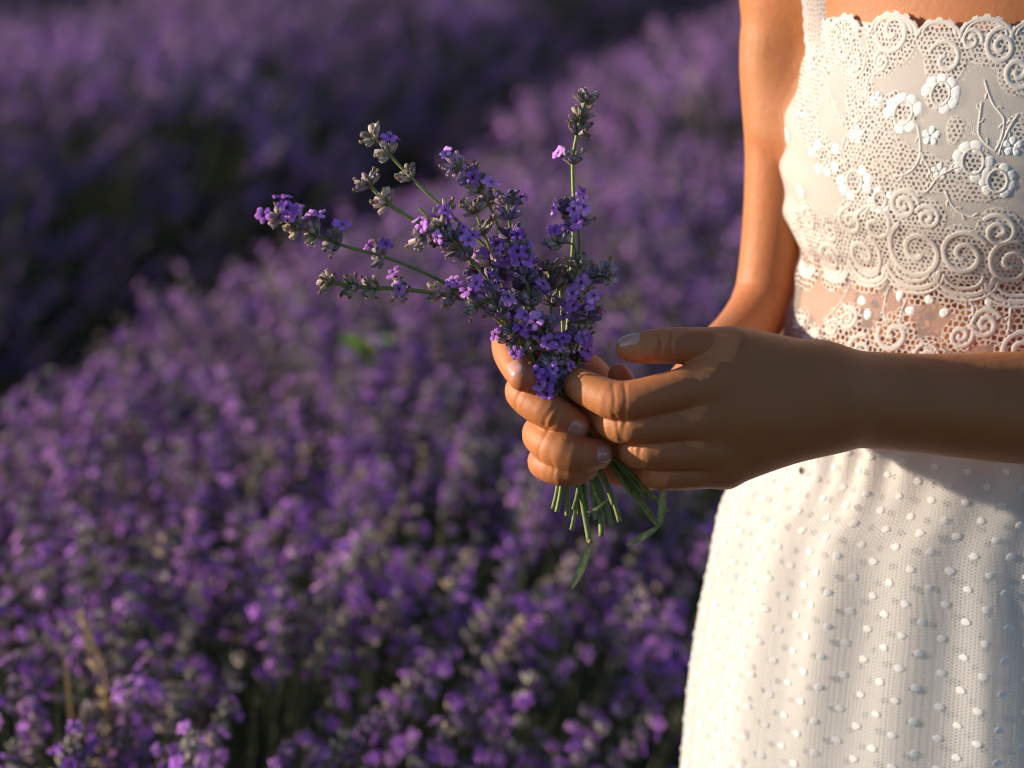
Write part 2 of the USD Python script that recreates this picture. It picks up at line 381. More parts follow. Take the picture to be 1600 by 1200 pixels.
for bones, fine in GROUPS:
    # each bone only where it can matter, on the group's own box
    lo = np.min([b.lo for b in bones], 0) - .012; hi = np.max([b.hi for b in bones], 0) + .012
    if fine:
        own = [b for b in bones if isinstance(b, Limb)]
        lo = np.min([b.lo for b in own], 0) - .010; hi = np.max([b.hi for b in own], 0) + .010
    S = sub(lo, hi)
    shape = tuple(s.stop - s.start for s in S)
    D = np.full(shape, 0.05, np.float32)
    for b in bones:
        T = sub(b.lo - .018 - b.k, b.hi + .018 + b.k)
        T = tuple(slice(max(t.start, s.start), min(t.stop, s.stop)) for t, s in zip(T, S))
        if any(t.stop <= t.start for t in T): continue
        if isinstance(b, Limb):
            E = np.full(shape, 0.05, np.float32)
            for i in range(len(b.c) - 1):
                r = max(b.r[i], b.r[i + 1]) + .014 + b.k
                U = sub(np.minimum(b.c[i], b.c[i + 1]) - r, np.maximum(b.c[i], b.c[i + 1]) + r)
                U = tuple(slice(max(t.start, s.start), min(t.stop, s.stop)) for t, s in zip(U, S))
                if any(t.stop <= t.start for t in U): continue
                L = tuple(slice(t.start - s.start, t.stop - s.start) for t, s in zip(U, S))
                A = b.c[i]; ab = b.c[i + 1] - A; L2 = ab @ ab
                qx, qy, qz = (gx[U[0]] - A[0])[:, None, None], (gy[U[1]] - A[1])[None, :, None], (gz[U[2]] - A[2])[None, None, :]
                t = np.clip((qx * ab[0] + qy * ab[1] + qz * ab[2]) / L2, 0, 1)
                e = np.sqrt((qx - t * ab[0]) ** 2 + (qy - t * ab[1]) ** 2 + (qz - t * ab[2]) ** 2) - (b.r[i] + (b.r[i + 1] - b.r[i]) * t)
                E[L] = np.minimum(E[L], e)
            D = smin(D, E, b.k)
            continue
        P = np.stack(np.meshgrid(gx[T[0]], gy[T[1]], gz[T[2]], indexing='ij'), -1)
        L = tuple(slice(t.start - s.start, t.stop - s.start) for t, s in zip(T, S))
        D[L] = smin(D[L], b(P), b.k)
    V[S] = np.minimum(V[S], D)
    del D
S = sub(flo - .004, fhi + .004)
_P = np.stack(np.meshgrid(gx[S[0]], gy[S[1]], gz[S[2]], indexing='ij'), -1)
_near = np.abs(V[S]) < .0035
_sub = V[S]; _sub[_near] = carve(_P[_near], _sub[_near]); V[S] = _sub
del _P, _near, _sub

def surface_net(V):
    I = V < 0
    c = [(i, j, k) for i in (0, 1) for j in (0, 1) for k in (0, 1)]
    sl = lambda o, n: slice(o, n - 1 + o)
    anyc = np.zeros((NX - 1, NY - 1, NZ - 1), bool); allc = np.ones_like(anyc)
    for i, j, k in c:
        x = I[sl(i, NX), sl(j, NY), sl(k, NZ)]; anyc |= x; allc &= x
    cells = np.argwhere(anyc & ~allc)
    idx = np.full(anyc.shape, -1, np.int32); idx[tuple(cells.T)] = np.arange(len(cells))
    G = [gx, gy, gz]
    val = {o: V[tuple((cells + o).T)] for o in c}
    acc, cnt = np.zeros((len(cells), 3)), np.zeros(len(cells))
    for o in c:
        for ax in range(3):
            if o[ax]: continue
            o2 = tuple(1 if q == ax else o[q] for q in range(3))
            va, vb = val[o], val[o2]; hit = (va < 0) != (vb < 0)
            t = np.where(hit, va / np.where(hit, va - vb, 1), 0)
            p = np.stack([G[q][cells[:, q] + o[q]] for q in range(3)], -1)
            p[:, ax] = G[ax][cells[:, ax]] + t * (G[ax][cells[:, ax] + 1] - G[ax][cells[:, ax]])
            acc += p * hit[:, None]; cnt += hit
    v = acc / np.maximum(cnt, 1)[:, None]
    faces = []
    for ax in range(3):
        n = [NX, NY, NZ]
        a = [slice(1, m - 1) for m in n]; a[ax] = slice(0, n[ax] - 1)
        b = list(a); b[ax] = slice(1, n[ax])
        A, B = I[tuple(a)], I[tuple(b)]
        e = np.argwhere(A != B) + [0 if q == ax else 1 for q in range(3)]
        flip = I[tuple(e.T)]
        u, w = (ax + 1) % 3, (ax + 2) % 3
        q = []
        for du, dw in ((-1, -1), (0, -1), (0, 0), (-1, 0)):
            m = e.copy(); m[:, u] += du; m[:, w] += dw
            q.append(idx[tuple(m.T)])
        q = np.stack(q, -1)
        q[~flip] = q[~flip][:, ::-1]
        faces.append(q)
    q = np.vstack(faces)
    return v, q[(q >= 0).all(1)]
bv, bq = surface_net(V)
del V
bf = np.vstack([bq[:, [0, 1, 2]], bq[:, [0, 2, 3]]])
from scipy.sparse import coo_matrix
def smooth_mesh(v, f, n, lam=.5, mu=-.52):
    i = np.r_[f[:, 0], f[:, 1], f[:, 2], f[:, 1], f[:, 2], f[:, 0]]; j = np.r_[f[:, 1], f[:, 2], f[:, 0], f[:, 0], f[:, 1], f[:, 2]]
    A = coo_matrix((np.ones(len(i)), (i, j)), shape=(len(v), len(v))).tocsr(); A.data[:] = 1
    deg = np.asarray(A.sum(1)).ravel()[:, None]
    for _ in range(n):
        for w in (lam, mu): v = v + w * (A @ v / deg - v)
    return v
bv = smooth_mesh(bv, bf, 2)

person = thing('person', 'person in white lace top and spotted skirt holding lavender in both hands', 'person')
# knuckles and fingertips are a little pinker
def near_joint(P, joints, r):
    t = cKDTree(np.array(joints)); return np.clip(1 - t.query(P, distance_upper_bound=r)[0] / r, 0, 1)
pink = .55 * near_joint(bv, [js[-1][0] for h in (L_fing, R_fing) for js in h.values()], .014) + .30 * near_joint(bv, [js[2][0] for h in (L_fing, R_fing) for n_, js in h.items()], .011)
body = part(person, 'body', (bv, bf), M_SKIN, smooth=True, attr={'pink': pink})

# --- fingernails: curved plates seated on the fingertips
def nail(hand, name, facing, wr, lr, fwd=.72, label=None):
    """wr, lr: half width and half length as shares of the fingertip's radius."""
    js = hand[name]
    tip, prev = js[-1][0], js[-2][0]
    t = tip - prev; t /= np.linalg.norm(t)
    n = facing - t * (facing @ t); n /= np.linalg.norm(n)
    s = np.cross(t, n)
    r = js[-1][1]; w, l = wr * r, lr * r
    limb = Limb(js, .004, .004)
    c = tip + t * (r * fwd - l)
    rr, aa = np.linspace(0, 1, 11), np.linspace(0, 2 * np.pi, 37)[:-1]
    R, A = np.meshgrid(rr, aa, indexing='ij')
    ca, sa = np.cos(A), np.sin(A)
    e = np.where(ca > 0, 2 / 2.6, 2 / 3.2)                                 # rounder at the free edge than along the sides
    gu, gv = R * np.sign(sa) * np.abs(sa) ** e, R * np.sign(ca) * np.abs(ca) ** e
    gu = gu * (1 + .07 * gv)
    P = c + (gu * w)[..., None] * s + (gv * l)[..., None] * t + 1.6 * r * n
    for _ in range(60): P -= np.clip(limb(P), -.003, .003)[..., None] * n * .7
    q = P + n * (.00042 * (1 - R ** 5) - .0002 * R ** 8 + .00012 * np.clip(gv, 0, 1) ** 2)[..., None]
    v = q.reshape(-1, 3); f = []
    for i in range(10):
        for k in range(36):
            k2 = (k + 1) % 36; f.append([i * 36 + k, (i + 1) * 36 + k, (i + 1) * 36 + k2, i * 36 + k2])
    v, f, nn = meshkit.arrays((v, np.array(f)), True)
    if (nn @ n).mean() < 0: f = f[:, ::-1]
    part(person, 'fingernail', (v, f), M_NAIL, smooth=True, label=label)
nail(L_fing, 'thumb', TOCAM + .75 * UP, .62, .98, .62)
nail(L_fing, 'index', -RIGHT * 1.0 + .45 * TOCAM, .60, .72, .6)
nail(R_fing, 'index', TOCAM - .35 * RIGHT + .3 * UP, .64, .74, .62)
nail(R_fing, 'middle', TOCAM - .12 * UP, .60, .66, .72)
nail(R_fing, 'ring', TOCAM + .25 * RIGHT, .60, .64, .74)

# ------------------------------------------------------------------ lace top
M_LINING = mat('lining_cloth', {
    'g': ('geometry', {}), 'mp': ('mapping', {'scale': (1500, 1500, 2600)}), 'n': ('noise_texture', {'scale': 1.0, 'detail': 1.0}), 'b': ('bump', {'strength': 0.35, 'distance': 0.0003}),
    'p': ('principled_bsdf', {'base_color': (0.62, 0.545, 0.50), 'roughness': 0.75, 'specular_ior_level': 0.2, 'sheen_weight': 0.12}), 't': ('translucent_bsdf', {'color': (0.7, 0.6, 0.5)}), 'm': ('mix_closure', {'fac': 0.12})},
    [('g.position', 'mp.vector'), ('mp.vector', 'n.vector'), ('n.fac', 'b.height'), ('b.normal', 'p.normal'), ('p.BSDF', 'm.closure1'), ('t.BSDF', 'm.closure2')], 'm.closure')
M_THREAD = mat('lace_thread', {
    'g': ('geometry', {}), 'mp': ('mapping', {'scale': (1400, 1400, 3000)}), 'n': ('noise_texture', {'scale': 1.0, 'detail': 1.0}), 'b': ('bump', {'strength': 0.5, 'distance': 0.0003}),
    'p': ('principled_bsdf', {'base_color': (0.88, 0.855, 0.82), 'roughness': 0.6, 'specular_ior_level': 0.3, 'sheen_weight': 0.1}), 't': ('translucent_bsdf', {'color': (0.8, 0.72, 0.62)}), 'm': ('mix_closure', {'fac': 0.18})},
    [('g.position', 'mp.vector'), ('mp.vector', 'n.vector'), ('n.fac', 'b.height'), ('b.normal', 'p.normal'), ('p.BSDF', 'm.closure1'), ('t.BSDF', 'm.closure2')], 'm.closure')
M_SATIN = mat('satin_stitch', {
    'g': ('geometry', {}), 'mp': ('mapping', {'scale': (300, 300, 4200)}), 'n': ('noise_texture', {'scale': 1.0, 'detail': 1.0}), 'b': ('bump', {'strength': 0.6, 'distance': 0.0003}),
    'p': ('principled_bsdf', {'base_color': (0.88, 0.86, 0.82), 'roughness': 0.35, 'specular_ior_level': 0.55, 'anisotropic': 0.4})},
    [('g.position', 'mp.vector'), ('mp.vector', 'n.vector'), ('n.fac', 'b.height'), ('b.normal', 'p.normal')], 'p.BSDF')
# fine net: thread where the mesh attribute says so, open in between
M_NET = mat('lace_net', {
    'c': ('attribute', {'attribute': 'cover'}),
    'u': ('uvmap', {'attribute': 'st'}),
    'sep': ('separate_xyz', {}),
    'x1': ('math', {'math_type': 'multiply', 'value2': 5.464}), 'x2': ('math', {'math_type': 'multiply', 'value2': -2.732}), 'y2': ('math', {'math_type': 'multiply', 'value2': 4.732}),
    'p2': ('math', {'math_type': 'add'}), 'p3': ('math', {'math_type': 'subtract'}),
    'c1': ('math', {'math_type': 'cosine'}), 'c2': ('math', {'math_type': 'cosine'}), 'c3': ('math', {'math_type': 'cosine'}), 's1': ('math', {'math_type': 'add'}), 's2': ('math', {'math_type': 'add'}),
    'r': ('map_range', {'from_min': -0.6, 'from_max': 1.2, 'to_min': 0.55, 'to_max': 0.0, 'clamp': True}),
    'ad': ('math', {'math_type': 'add', 'use_clamp': True}),
    'p': ('principled_bsdf', {'base_color': (0.76, 0.715, 0.665), 'roughness': 0.65, 'specular_ior_level': 0.2}), 't': ('translucent_bsdf', {'color': (0.78, 0.7, 0.6)}), 'm': ('mix_closure', {'fac': 0.2}),
    'x': ('transparent_bsdf', {}), 'o': ('mix_closure', {})},
    [('u.UV', 'sep.vector'), ('sep.x', 'x1.value1'), ('sep.x', 'x2.value1'), ('sep.y', 'y2.value1'), ('x2.value', 'p2.value1'), ('y2.value', 'p2.value2'), ('x2.value', 'p3.value1'), ('y2.value', 'p3.value2'),
     ('x1.value', 'c1.value1'), ('p2.value', 'c2.value1'), ('p3.value', 'c3.value1'), ('c1.value', 's1.value1'), ('c2.value', 's1.value2'), ('s1.value', 's2.value1'), ('c3.value', 's2.value2'), ('s2.value', 'r.value'), ('r.result', 'ad.value1'), ('c.fac', 'ad.value2'), ('ad.value', 'o.fac'),
     ('p.BSDF', 'm.closure1'), ('t.BSDF', 'm.closure2'), ('x.BSDF', 'o.closure1'), ('m.closure', 'o.closure2')], 'o.closure')

def ZF(py): return Wy(1450, py, YC - .095)[2]
Z0 = ZP(700)
def _edge(py):
    dirn = FWD + (1450 - 800) / FPX * RIGHT + (600 - py) / FPX * UP
    D = np.linspace(1.25, 1.62, 1500); P = EYE + D[:, None] * dirn; z = np.clip(P[:, 2], Z0, ZP(-60))
    return P[np.nonzero(((P[:, 0] - XC) / TOP_A(z)) ** 2 + ((P[:, 1] - YC) / TOP_B(z)) ** 2 < 1)[0][0], 2]
Z1 = _edge(38)              # top edge, lower edge (behind the forearm)
A_REF, B_REF = .152, .118
_th = np.linspace(-np.pi * .75, np.pi * .75, 3001)
_ds = np.hypot(np.gradient(A_REF * np.sin(_th)), np.gradient(B_REF * np.cos(_th)))
_arc = np.cumsum(_ds); _arc -= _arc[1500]
def arc_to_theta(u): return np.interp(u, _arc, _th)
def theta_to_arc(t): return np.interp(t, _th, _arc)
def top_wrinkle(th, z):
    """Soft creases under the bust and towards her side."""
    v = 1000 * (z - ZF(430))
    return .0016 * np.exp(-(v / 9) ** 2) * np.sin(th * 9 + .4) + .0012 * np.exp(-((v - 16 + 10 * np.sin(th * 2)) / 6) ** 2) * sstep(.2, -.9, th) - .0018 * np.exp(-((v + 5) / 7) ** 2) * sstep(-.5, -1.2, th) \
        + .0009 * np.sin(1000 * z * .22 + th * 7) * sstep(-.75, -1.3, th)
def top_point(u, z, off):
    """u: metres round the bust from the front, z: height, off: metres out from her skin."""
    u, z, off = np.broadcast_arrays(np.asarray(u, float), np.asarray(z, float), np.asarray(off, float))
    th = arc_to_theta(u)
    zc = np.clip(z, Z0 - .05, Z1 + .02)
    a, b = TOP_A(zc), TOP_B(zc)
    o = off - .0035 + top_wrinkle(th, z)
    return np.stack([XC + (a + o) * np.sin(th), YC - (b + o) * np.cos(th), z], -1)
def hit_top(px, py):
    """Where a direction of the photograph meets the front of the top: (u, z)."""
    dirn = FWD + (px - 800) / FPX * RIGHT + (600 - py) / FPX * UP
    D = np.linspace(1.30, 1.62, 900)
    P = EYE + D[:, None] * dirn
    z = np.clip(P[:, 2], Z0 - .05, Z1 + .02)
    f = ((P[:, 0] - XC) / TOP_A(z)) ** 2 + ((P[:, 1] - YC) / TOP_B(z)) ** 2 - 1
    k = np.nonzero(f < 0)[0]
    k = k[0] if len(k) else int(np.argmin(f))
    th = math.atan2((P[k, 0] - XC) / TOP_A(z[k]), -(P[k, 1] - YC) / TOP_B(z[k]))
    return float(theta_to_arc(th)), float(P[k, 2])
PXM = 1.52 / FPX                       # metres per photograph pixel on the front of the top

rng = np.random.default_rng(11)
cords, flowers, petals, wheels = [], [], [], []           # cords: (polyline in (u, z), half width, height)
def spiral(px, py, r, a0=0., turns=1.6, hand=1, w=2.6, tail=None):
    u, z = hit_top(px, py)
    t = np.linspace(0, 1, 44)
    rad = r * PXM * (1 - .82 * t)
    a = a0 + hand * t * turns * 2 * np.pi
    p = np.stack([u + rad * np.cos(a), z + rad * np.sin(a)], -1)
    cords.append((p, w * PXM, .0011)); wheels.append((u, z, r * PXM * 1.15))
def ring(px, py, r, w=2.4, a0=0., a1=2 * np.pi, squash=1.0):
    u, z = hit_top(px, py); a = np.linspace(a0, a1, 40)
    cords.append((np.stack([u + r * PXM * np.cos(a), z + r * PXM * squash * np.sin(a)], -1), w * PXM, .001)); wheels.append((u, z, r * PXM))
def vine(*pts, w=1.0, leaf=True):
    q = np.array([hit_top(*p) for p in pts]); c = curve(q, 26)
    cords.append((c, w * PXM, .0006))
    if leaf:
        for k in range(4, 24, 6):
            t = c[k + 1] - c[k]; n = np.array([-t[1], t[0]]) / (np.linalg.norm(t) + 1e-9) * (1 if (k // 6) % 2 else -1)
            t = t / (np.linalg.norm(t) + 1e-9)
            L = 9 * PXM
            s = np.linspace(0, 1, 8)
            cords.append((c[k] + np.outer(s, (t * .7 + n * .7) * L) + np.outer(np.sin(s * np.pi) * .18 * L, n), .7 * PXM, .0005))
def small_flower(px, py, r=14):
    u, z = hit_top(px, py); flowers.append((u, z, r * PXM))
def petal(px, py, L, Wd, ang):
    u, z = hit_top(px, py); petals.append((u, z, L * PXM, Wd * PXM, ang))
# scrolls as they stand in the photograph
for px, py, r, a0, tn, h, w in [(1325, 68, 25, 2.6, 1.4, 1, 2.4), (1398, 48, 34, 3.4, 1.3, 1, 3), (1340, 100, 20, .4, 1.7, -1, 2.6), (1381, 96, 15, 2.2, 1.5, 1, 2.4), (1480, 92, 30, 2.8, 1.1, -1, 2.6), (1566, 72, 28, 1.2, 1.6, 1, 2.8), (1592, 112, 26, .2, 1.5, -1, 2.8), (1640, 70, 28, 1, 1.5, 1, 2.8), (1520, 62, 18, 0, 1.4, 1, 2.2),
                            (1275, 95, 16, 1, 1.4, 1, 2.2), (1266, 60, 15, 2, 1.3, -1, 2.2),
                            (1335, 345, 24, 1.8, 1.5, 1, 2.6), (1415, 320, 24, .3, 1.8, 1, 3), (1452, 340, 20, 2.6, 1.6, -1, 2.6), (1372, 352, 36, 3.0, 1.2, -1, 2.6), (1268, 342, 20, 1.2, 1.5, 1, 2.4), (1246, 345, 16, 2, 1.4, -1, 2.2), (1300, 362, 18, 2, 1.5, 1, 2.4),
                            (1436, 392, 50, 2.2, 1.5, 1, 3.4), (1350, 398, 36, 1.0, 1.5, -1, 3), (1508, 398, 40, .6, 1.6, 1, 3.2), (1562, 362, 28, 2.4, 1.6, -1, 2.8), (1582, 412, 38, 1.4, 1.5, 1, 3), (1300, 402, 24, .4, 1.5, 1, 2.6), (1265, 392, 20, 1.4, 1.4, -1, 2.4), (1640, 380, 36, 1, 1.5, 1, 3),
                            (1303, 512, 15, .6, 1.6, 1, 2.2), (1328, 498, 19, 2.2, 1.7, -1, 2.6), (1346, 548, 26, 1.4, 1.5, 1, 2.6), (1398, 522, 28, 2.9, 1.2, 1, 3.2), (1503, 524, 20, 1.0, 1.6, -1, 2.6), (1541, 506, 25, .6, 1.7, 1, 3), (1594, 548, 30, 1.4, 1.5, 1, 3), (1270, 528, 15, .4, 1.5, 1, 2.2), (1252, 500, 14, 1, 1.4, -1, 2.2),
                            (1450, 560, 24, 2, 1.5, 1, 2.6), (1640, 510, 26, 2, 1.5, 1, 2.6)]:
    spiral(px, py, r, a0, tn, h, w)
# scalloped edges: the neckline, the hem of the lined part
for px, py, r, sq in [(1322, 52, 34, .75), (1398, 52, 46, .62), (1470, 55, 36, .6), (1543, 56, 42, .64), (1620, 58, 40, .6)]:
    ring(px, py, r, 2.2, 0.05, np.pi - .05, sq); ring(px, py - 2, r * .8, 1.3, .1, np.pi - .1, sq)
for px, py, r, sq in [(1262, 412, 24, .6), (1302, 414, 28, .75), (1354, 414, 36, .75), (1428, 418, 46, .72), (1508, 430, 46, .7), (1590, 444, 48, .6), (1660, 446, 46, .6)]:
    ring(px, py, r, 3.4, np.pi + .1, 2 * np.pi - .1, sq); ring(px, py + 3, r * 1.16, 1.5, np.pi + .12, 2 * np.pi - .12, sq); ring(px, py, r * .66, 2.2, np.pi + .1, 2 * np.pi - .1, sq)
for pts in [((1318, 175), (1326, 205), (1318, 238), (1326, 262)), ((1300, 140), (1312, 172), (1318, 195)), ((1348, 185), (1330, 205)), ((1435, 195), (1440, 240), (1428, 265), (1400, 275)), ((1440, 240), (1455, 265), (1462, 285)), ((1540, 125), (1552, 160), (1570, 190), (1556, 235)), ((1556, 235), (1530, 200), (1535, 160)), ((1360, 120), (1356, 140), (1380, 165)),
            ((1420, 290), (1445, 300), (1470, 275), (1500, 260)), ((1245, 170), (1262, 180), (1282, 170)), ((1590, 180), (1575, 205), (1562, 240)), ((1350, 300), (1362, 318), (1352, 335)), ((1480, 300), (1500, 330), (1530, 340)),
            ((1330, 442), (1318, 470), (1290, 500)), ((1390, 450), (1384, 480), (1388, 505)), ((1418, 470), (1408, 500), (1420, 512)), ((1500, 460), (1522, 480), (1520, 515)), ((1440, 535), (1460, 540), (1470, 560)), ((1560, 460), (1580, 480), (1575, 520))]:
    vine(*pts)
for px, py, r in [(1340, 210, 15), (1457, 212, 15), (1583, 228, 16), (1231, 212, 14), (1372, 156, 13), (1470, 268, 14), (1256, 300, 12), (1650, 150, 14)]: small_flower(px, py, r)
for cx, cy, s in [(1414, 176, 1.0), (1472, 146, 1.0), (1292, 246, .95), (1338, 284, .95), (1522, 252, 1.05), (1560, 282, .95), (1378, 312, .7), (1640, 230, 1)]:
    wheels.append((*hit_top(cx, cy), 20 * s * PXM)); ring(cx, cy, 15 * s, 1.4, 0, 2 * np.pi, 1.2)
    for k in range(8):
        a = k * .7 + cx * .1
        if rng.random() < .8: petal(cx + 22 * s * math.cos(a), cy + 22 * s * math.sin(a), 9.5 * s, 9.5 * s, -a)
for px, py in [(1350, 470), (1408, 462), (1455, 468), (1478, 488), (1358, 490), (1546, 470), (1424, 485)]: petal(px, py, 9, 7, px * .3)

lace_top = UsdGeom.Xform.Define(stage, f'{person.GetPath()}/lace_top').GetPrim()
def patch(uu, zz, off, name, m, parent=lace_top, keep=None, attr=None, st=False, label=None):
    P = top_point(uu, zz, off)
    n0, n1 = uu.shape
    i, k = np.meshgrid(np.arange(n0 - 1), np.arange(n1 - 1), indexing='ij'); a = (i * n1 + k).ravel()
    f = np.stack([a, a + n1, a + n1 + 1, a + 1], -1)
    v = P.reshape(-1, 3)
    if keep is not None:
        kf = keep.ravel()[f].sum(1) >= 2
        f = f[kf]
    used = np.unique(f); m2 = np.full(len(v), -1); m2[used] = np.arange(len(used))
    return part(parent, name, (v[used], m2[f]), m, smooth=True, uv=np.stack([uu.ravel(), zz.ravel()], -1)[used] * 1000 if st else None, attr={k_: np.asarray(x).ravel()[used] for k_, x in (attr or {}).items()}, label=label)

# opaque lining down to the scalloped hem
U0, U1 = float(theta_to_arc(-2.15)), float(theta_to_arc(.45))
uu, zz = np.meshgrid(np.linspace(U0, U1, 130), np.linspace(ZF(428), ZF(48), 90), indexing='ij')
patch(uu, zz, .0030, 'lining', M_LINING, label='plain cloth lining under the lace')
# lace fabric: real holes between cords, cells and net
STEP = .00050
uu, zz = np.meshgrid(np.arange(U0, U1, STEP), np.arange(ZF(655), Z1 + .016, STEP), indexing='ij')
g = np.stack([uu.ravel(), zz.ravel()], -1)
def dense(p, h=.0003):
    s = np.r_[0, np.cumsum(np.linalg.norm(np.diff(p, axis=0), axis=1))]; n = max(2, int(s[-1] / h))
    x = np.linspace(0, s[-1], n); return np.stack([np.interp(x, s, p[:, 0]), np.interp(x, s, p[:, 1])], -1)
pts, wid = [], []
for p, w, h in cords:
    q = dense(p); pts.append(q); wid.append(np.full(len(q), w))
pts = np.vstack(pts); wid = np.concatenate(wid)
dist, near = cKDTree(pts).query(g, distance_upper_bound=.004)
on_cord = np.zeros(len(g)); okk = np.isfinite(dist)
on_cord[okk] = sstep(.0004, -.0001, dist[okk] - wid[near[okk]])
# honeycomb of thread round the scrolls
def comb(hs, seed):
    r2 = np.random.default_rng(seed)
    hx, hz = np.meshgrid(np.arange(U0, U1, hs), np.arange(Z0 - .01, Z1 + .016, hs * .87), indexing='ij')
    hx = hx + (np.arange(hx.shape[1]) % 2)[None] * hs / 2
    hp = np.stack([hx.ravel(), hz.ravel()], -1) + r2.normal(0, hs * .14, (hx.size, 2))
    hd, _ = cKDTree(hp).query(g, k=2)
    return hd[:, 1] - hd[:, 0]
edge = np.where(g[:, 1] < ZF(436), comb(.0035, 2) + .0001, comb(.0027, 1))
wheel_d = np.full(len(g), 1.0)
for u, z, r in wheels: wheel_d = np.minimum(wheel_d, np.hypot(g[:, 0] - u, g[:, 1] - z) - r)
fld = meshkit.fbm(np.stack([g[:, 0] * 32, g[:, 1] * 32, 0 * g[:, 0]], -1), 2, 3)
in_cell = (wheel_d < .0022 + .006 * (fld - .45)) | (fld > .57)
# borders
top_edge = np.full(len(g), Z1 - .004)
for px, py, r, sq in [(1262, 54, 30, .7), (1322, 52, 37, .78), (1398, 52, 49, .65), (1470, 55, 39, .62), (1543, 56, 45, .66), (1620, 58, 43, .62)]:
    u, z = hit_top(px, py); x = np.clip(1 - ((g[:, 0] - u) / (r * PXM)) ** 2, 0, None)
    top_edge = np.maximum(top_edge, np.where(x > 0, z + r * PXM * sq * np.sqrt(x), 0))
top_edge += .0006 * np.sign(np.sin(g[:, 0] / .0011))
top_edge = top_edge - .008 * sstep(hit_top(1262, 60)[0], hit_top(1262, 60)[0] - .05, g[:, 0])
inside = g[:, 1] < top_edge
border = (top_edge - g[:, 1]) < .0013
lined = sstep(ZF(440), ZF(428), g[:, 1])
hole = in_cell & (edge > .00072) & (on_cord < .3) & ~border
fine = np.clip(on_cord + border, 0, 1)
cover = np.maximum(fine, np.where(in_cell, .85, np.where(lined > .5, .30, .0)))
keep = (inside & ~hole).reshape(uu.shape)
relief = .0046 + .0004 * on_cord + .0002 * in_cell
patch(uu, zz, relief.reshape(uu.shape), 'lace_net', M_NET, keep=keep, attr={'cover': cover}, st=True, label='lace fabric with open holes')
# raised scrolls and vines, one cord each
for p, w, h in cords:
    q = dense(p, .0011 if w > .0006 else .0016)
    if len(q) < 3: q = dense(p, np.linalg.norm(np.diff(p, axis=0), axis=1).sum() / 3)
    t = np.gradient(q, axis=0); t /= np.linalg.norm(t, axis=1, keepdims=True) + 1e-12; nn_ = np.stack([-t[:, 1], t[:, 0]], -1)
    ww_ = w * .85 * np.r_[.5, np.full(len(q) - 2, 1.0), .5] * (1 + .07 * np.sin(np.arange(len(q)) * 1.9))
    rows = []
    for e, h_ in ((-1, .00455), (-.82, .00498), (0, .00508), (.82, .00498), (1, .00455)): rows.append(top_point(q[:, 0] + e * ww_ * nn_[:, 0], q[:, 1] + e * ww_ * nn_[:, 1], h_))
    v = np.stack(rows, 1).reshape(-1, 3)
    i_, k_ = np.meshgrid(np.arange(len(q) - 1), np.arange(4), indexing='ij'); a_ = (i_ * 5 + k_).ravel(); f = np.stack([a_, a_ + 1, a_ + 6, a_ + 5], -1)
    part(lace_top, 'lace_scroll' if w > .0006 else 'lace_vine', (v, f), M_THREAD, smooth=True)
def petal_mesh(u, z, L, Wd, ang, lift=.0050):
    r, a = np.meshgrid(np.linspace(0, 1, 5), np.linspace(0, 2 * np.pi, 17)[:-1], indexing='ij')
    x, y = L * r * np.cos(a), Wd * r * np.sin(a) * (1 + .28 * np.cos(a))
    ca, sa = math.cos(ang), math.sin(ang)
    return top_point(u + x * ca - y * sa, z + x * sa + y * ca, lift + .00008 * (1 - r ** 2) - .0004 * r ** 8 + .00006 * np.sin(x / .00035)).reshape(-1, 3)
PF = []
for i in range(4):
    for k in range(16): PF.append([i * 16 + k, (i + 1) * 16 + k, (i + 1) * 16 + (k + 1) % 16, i * 16 + (k + 1) % 16])
PF = np.array(PF)[:, ::-1]
for a in petals: part(lace_top, 'lace_petal', (petal_mesh(*a), PF), M_SATIN, smooth=True)
for u, z, r in flowers:
    s = Soup()
    for k in range(5):
        a = k * 2 * np.pi / 5 + .3
        s.add(petal_mesh(u + r * .55 * math.cos(a), z + r * .55 * math.sin(a), r * .46, r * .34, a), np.vstack([PF[:, [0, 1, 2]], PF[:, [0, 2, 3]]]), (1, 1, 1))
    part(lace_top, 'lace_flower', s.get(), M_SATIN, smooth=True)
# shoulder strap of lace
def skin_hit(px, py, out=.0016):
    dirn = FWD + (px - 800) / FPX * RIGHT + (600 - py) / FPX * UP
    t = 1.30
    for _ in range(80):
        d = float(np.minimum(group_sdf(trunk, (EYE + t * dirn)[None]), group_sdf(R_arm, (EYE + t * dirn)[None]))[0]); t += d * .8
    return EYE + (t - out) * dirn
sp = np.array([skin_hit(1284, 88, .0045), skin_hit(1282, 66, .005), skin_hit(1280, 44, .0045), skin_hit(1279, 22, .0035), skin_hit(1277, -15, .002), skin_hit(1280, -55), skin_hit(1292, -95), skin_hit(1300, -112, .001) + [0, .02, .002]])
sc = curve(sp, 40)
tt = np.gradient(sc, axis=0); tt /= np.linalg.norm(tt, axis=1, keepdims=True)
sd = np.cross(tt, [-.5, -1.0, .1]); sd /= np.linalg.norm(sd, axis=1, keepdims=True)
sn = np.cross(sd, tt)
sv, keep_s = [], []
ww = np.linspace(-1, 1, 34)
arc = np.linspace(0, np.linalg.norm(np.diff(sp, axis=0), axis=1).sum(), 40)
sc2 = np.stack([np.interp(np.linspace(0, 39, 220), np.arange(40), sc[:, q]) for q in range(3)], -1)
sd2 = np.stack([np.interp(np.linspace(0, 39, 220), np.arange(40), sd[:, q]) for q in range(3)], -1)
sn2 = np.stack([np.interp(np.linspace(0, 39, 220), np.arange(40), sn[:, q]) for q in range(3)], -1)
half = .0084 + .0007 * np.abs(np.sin(np.linspace(0, 40, 220)))
sv = sc2[:, None] + ww[None, :, None] * half[:, None, None] * sd2[:, None] + (.0006 * (1 - ww ** 2))[None, :, None] * sn2[:, None]
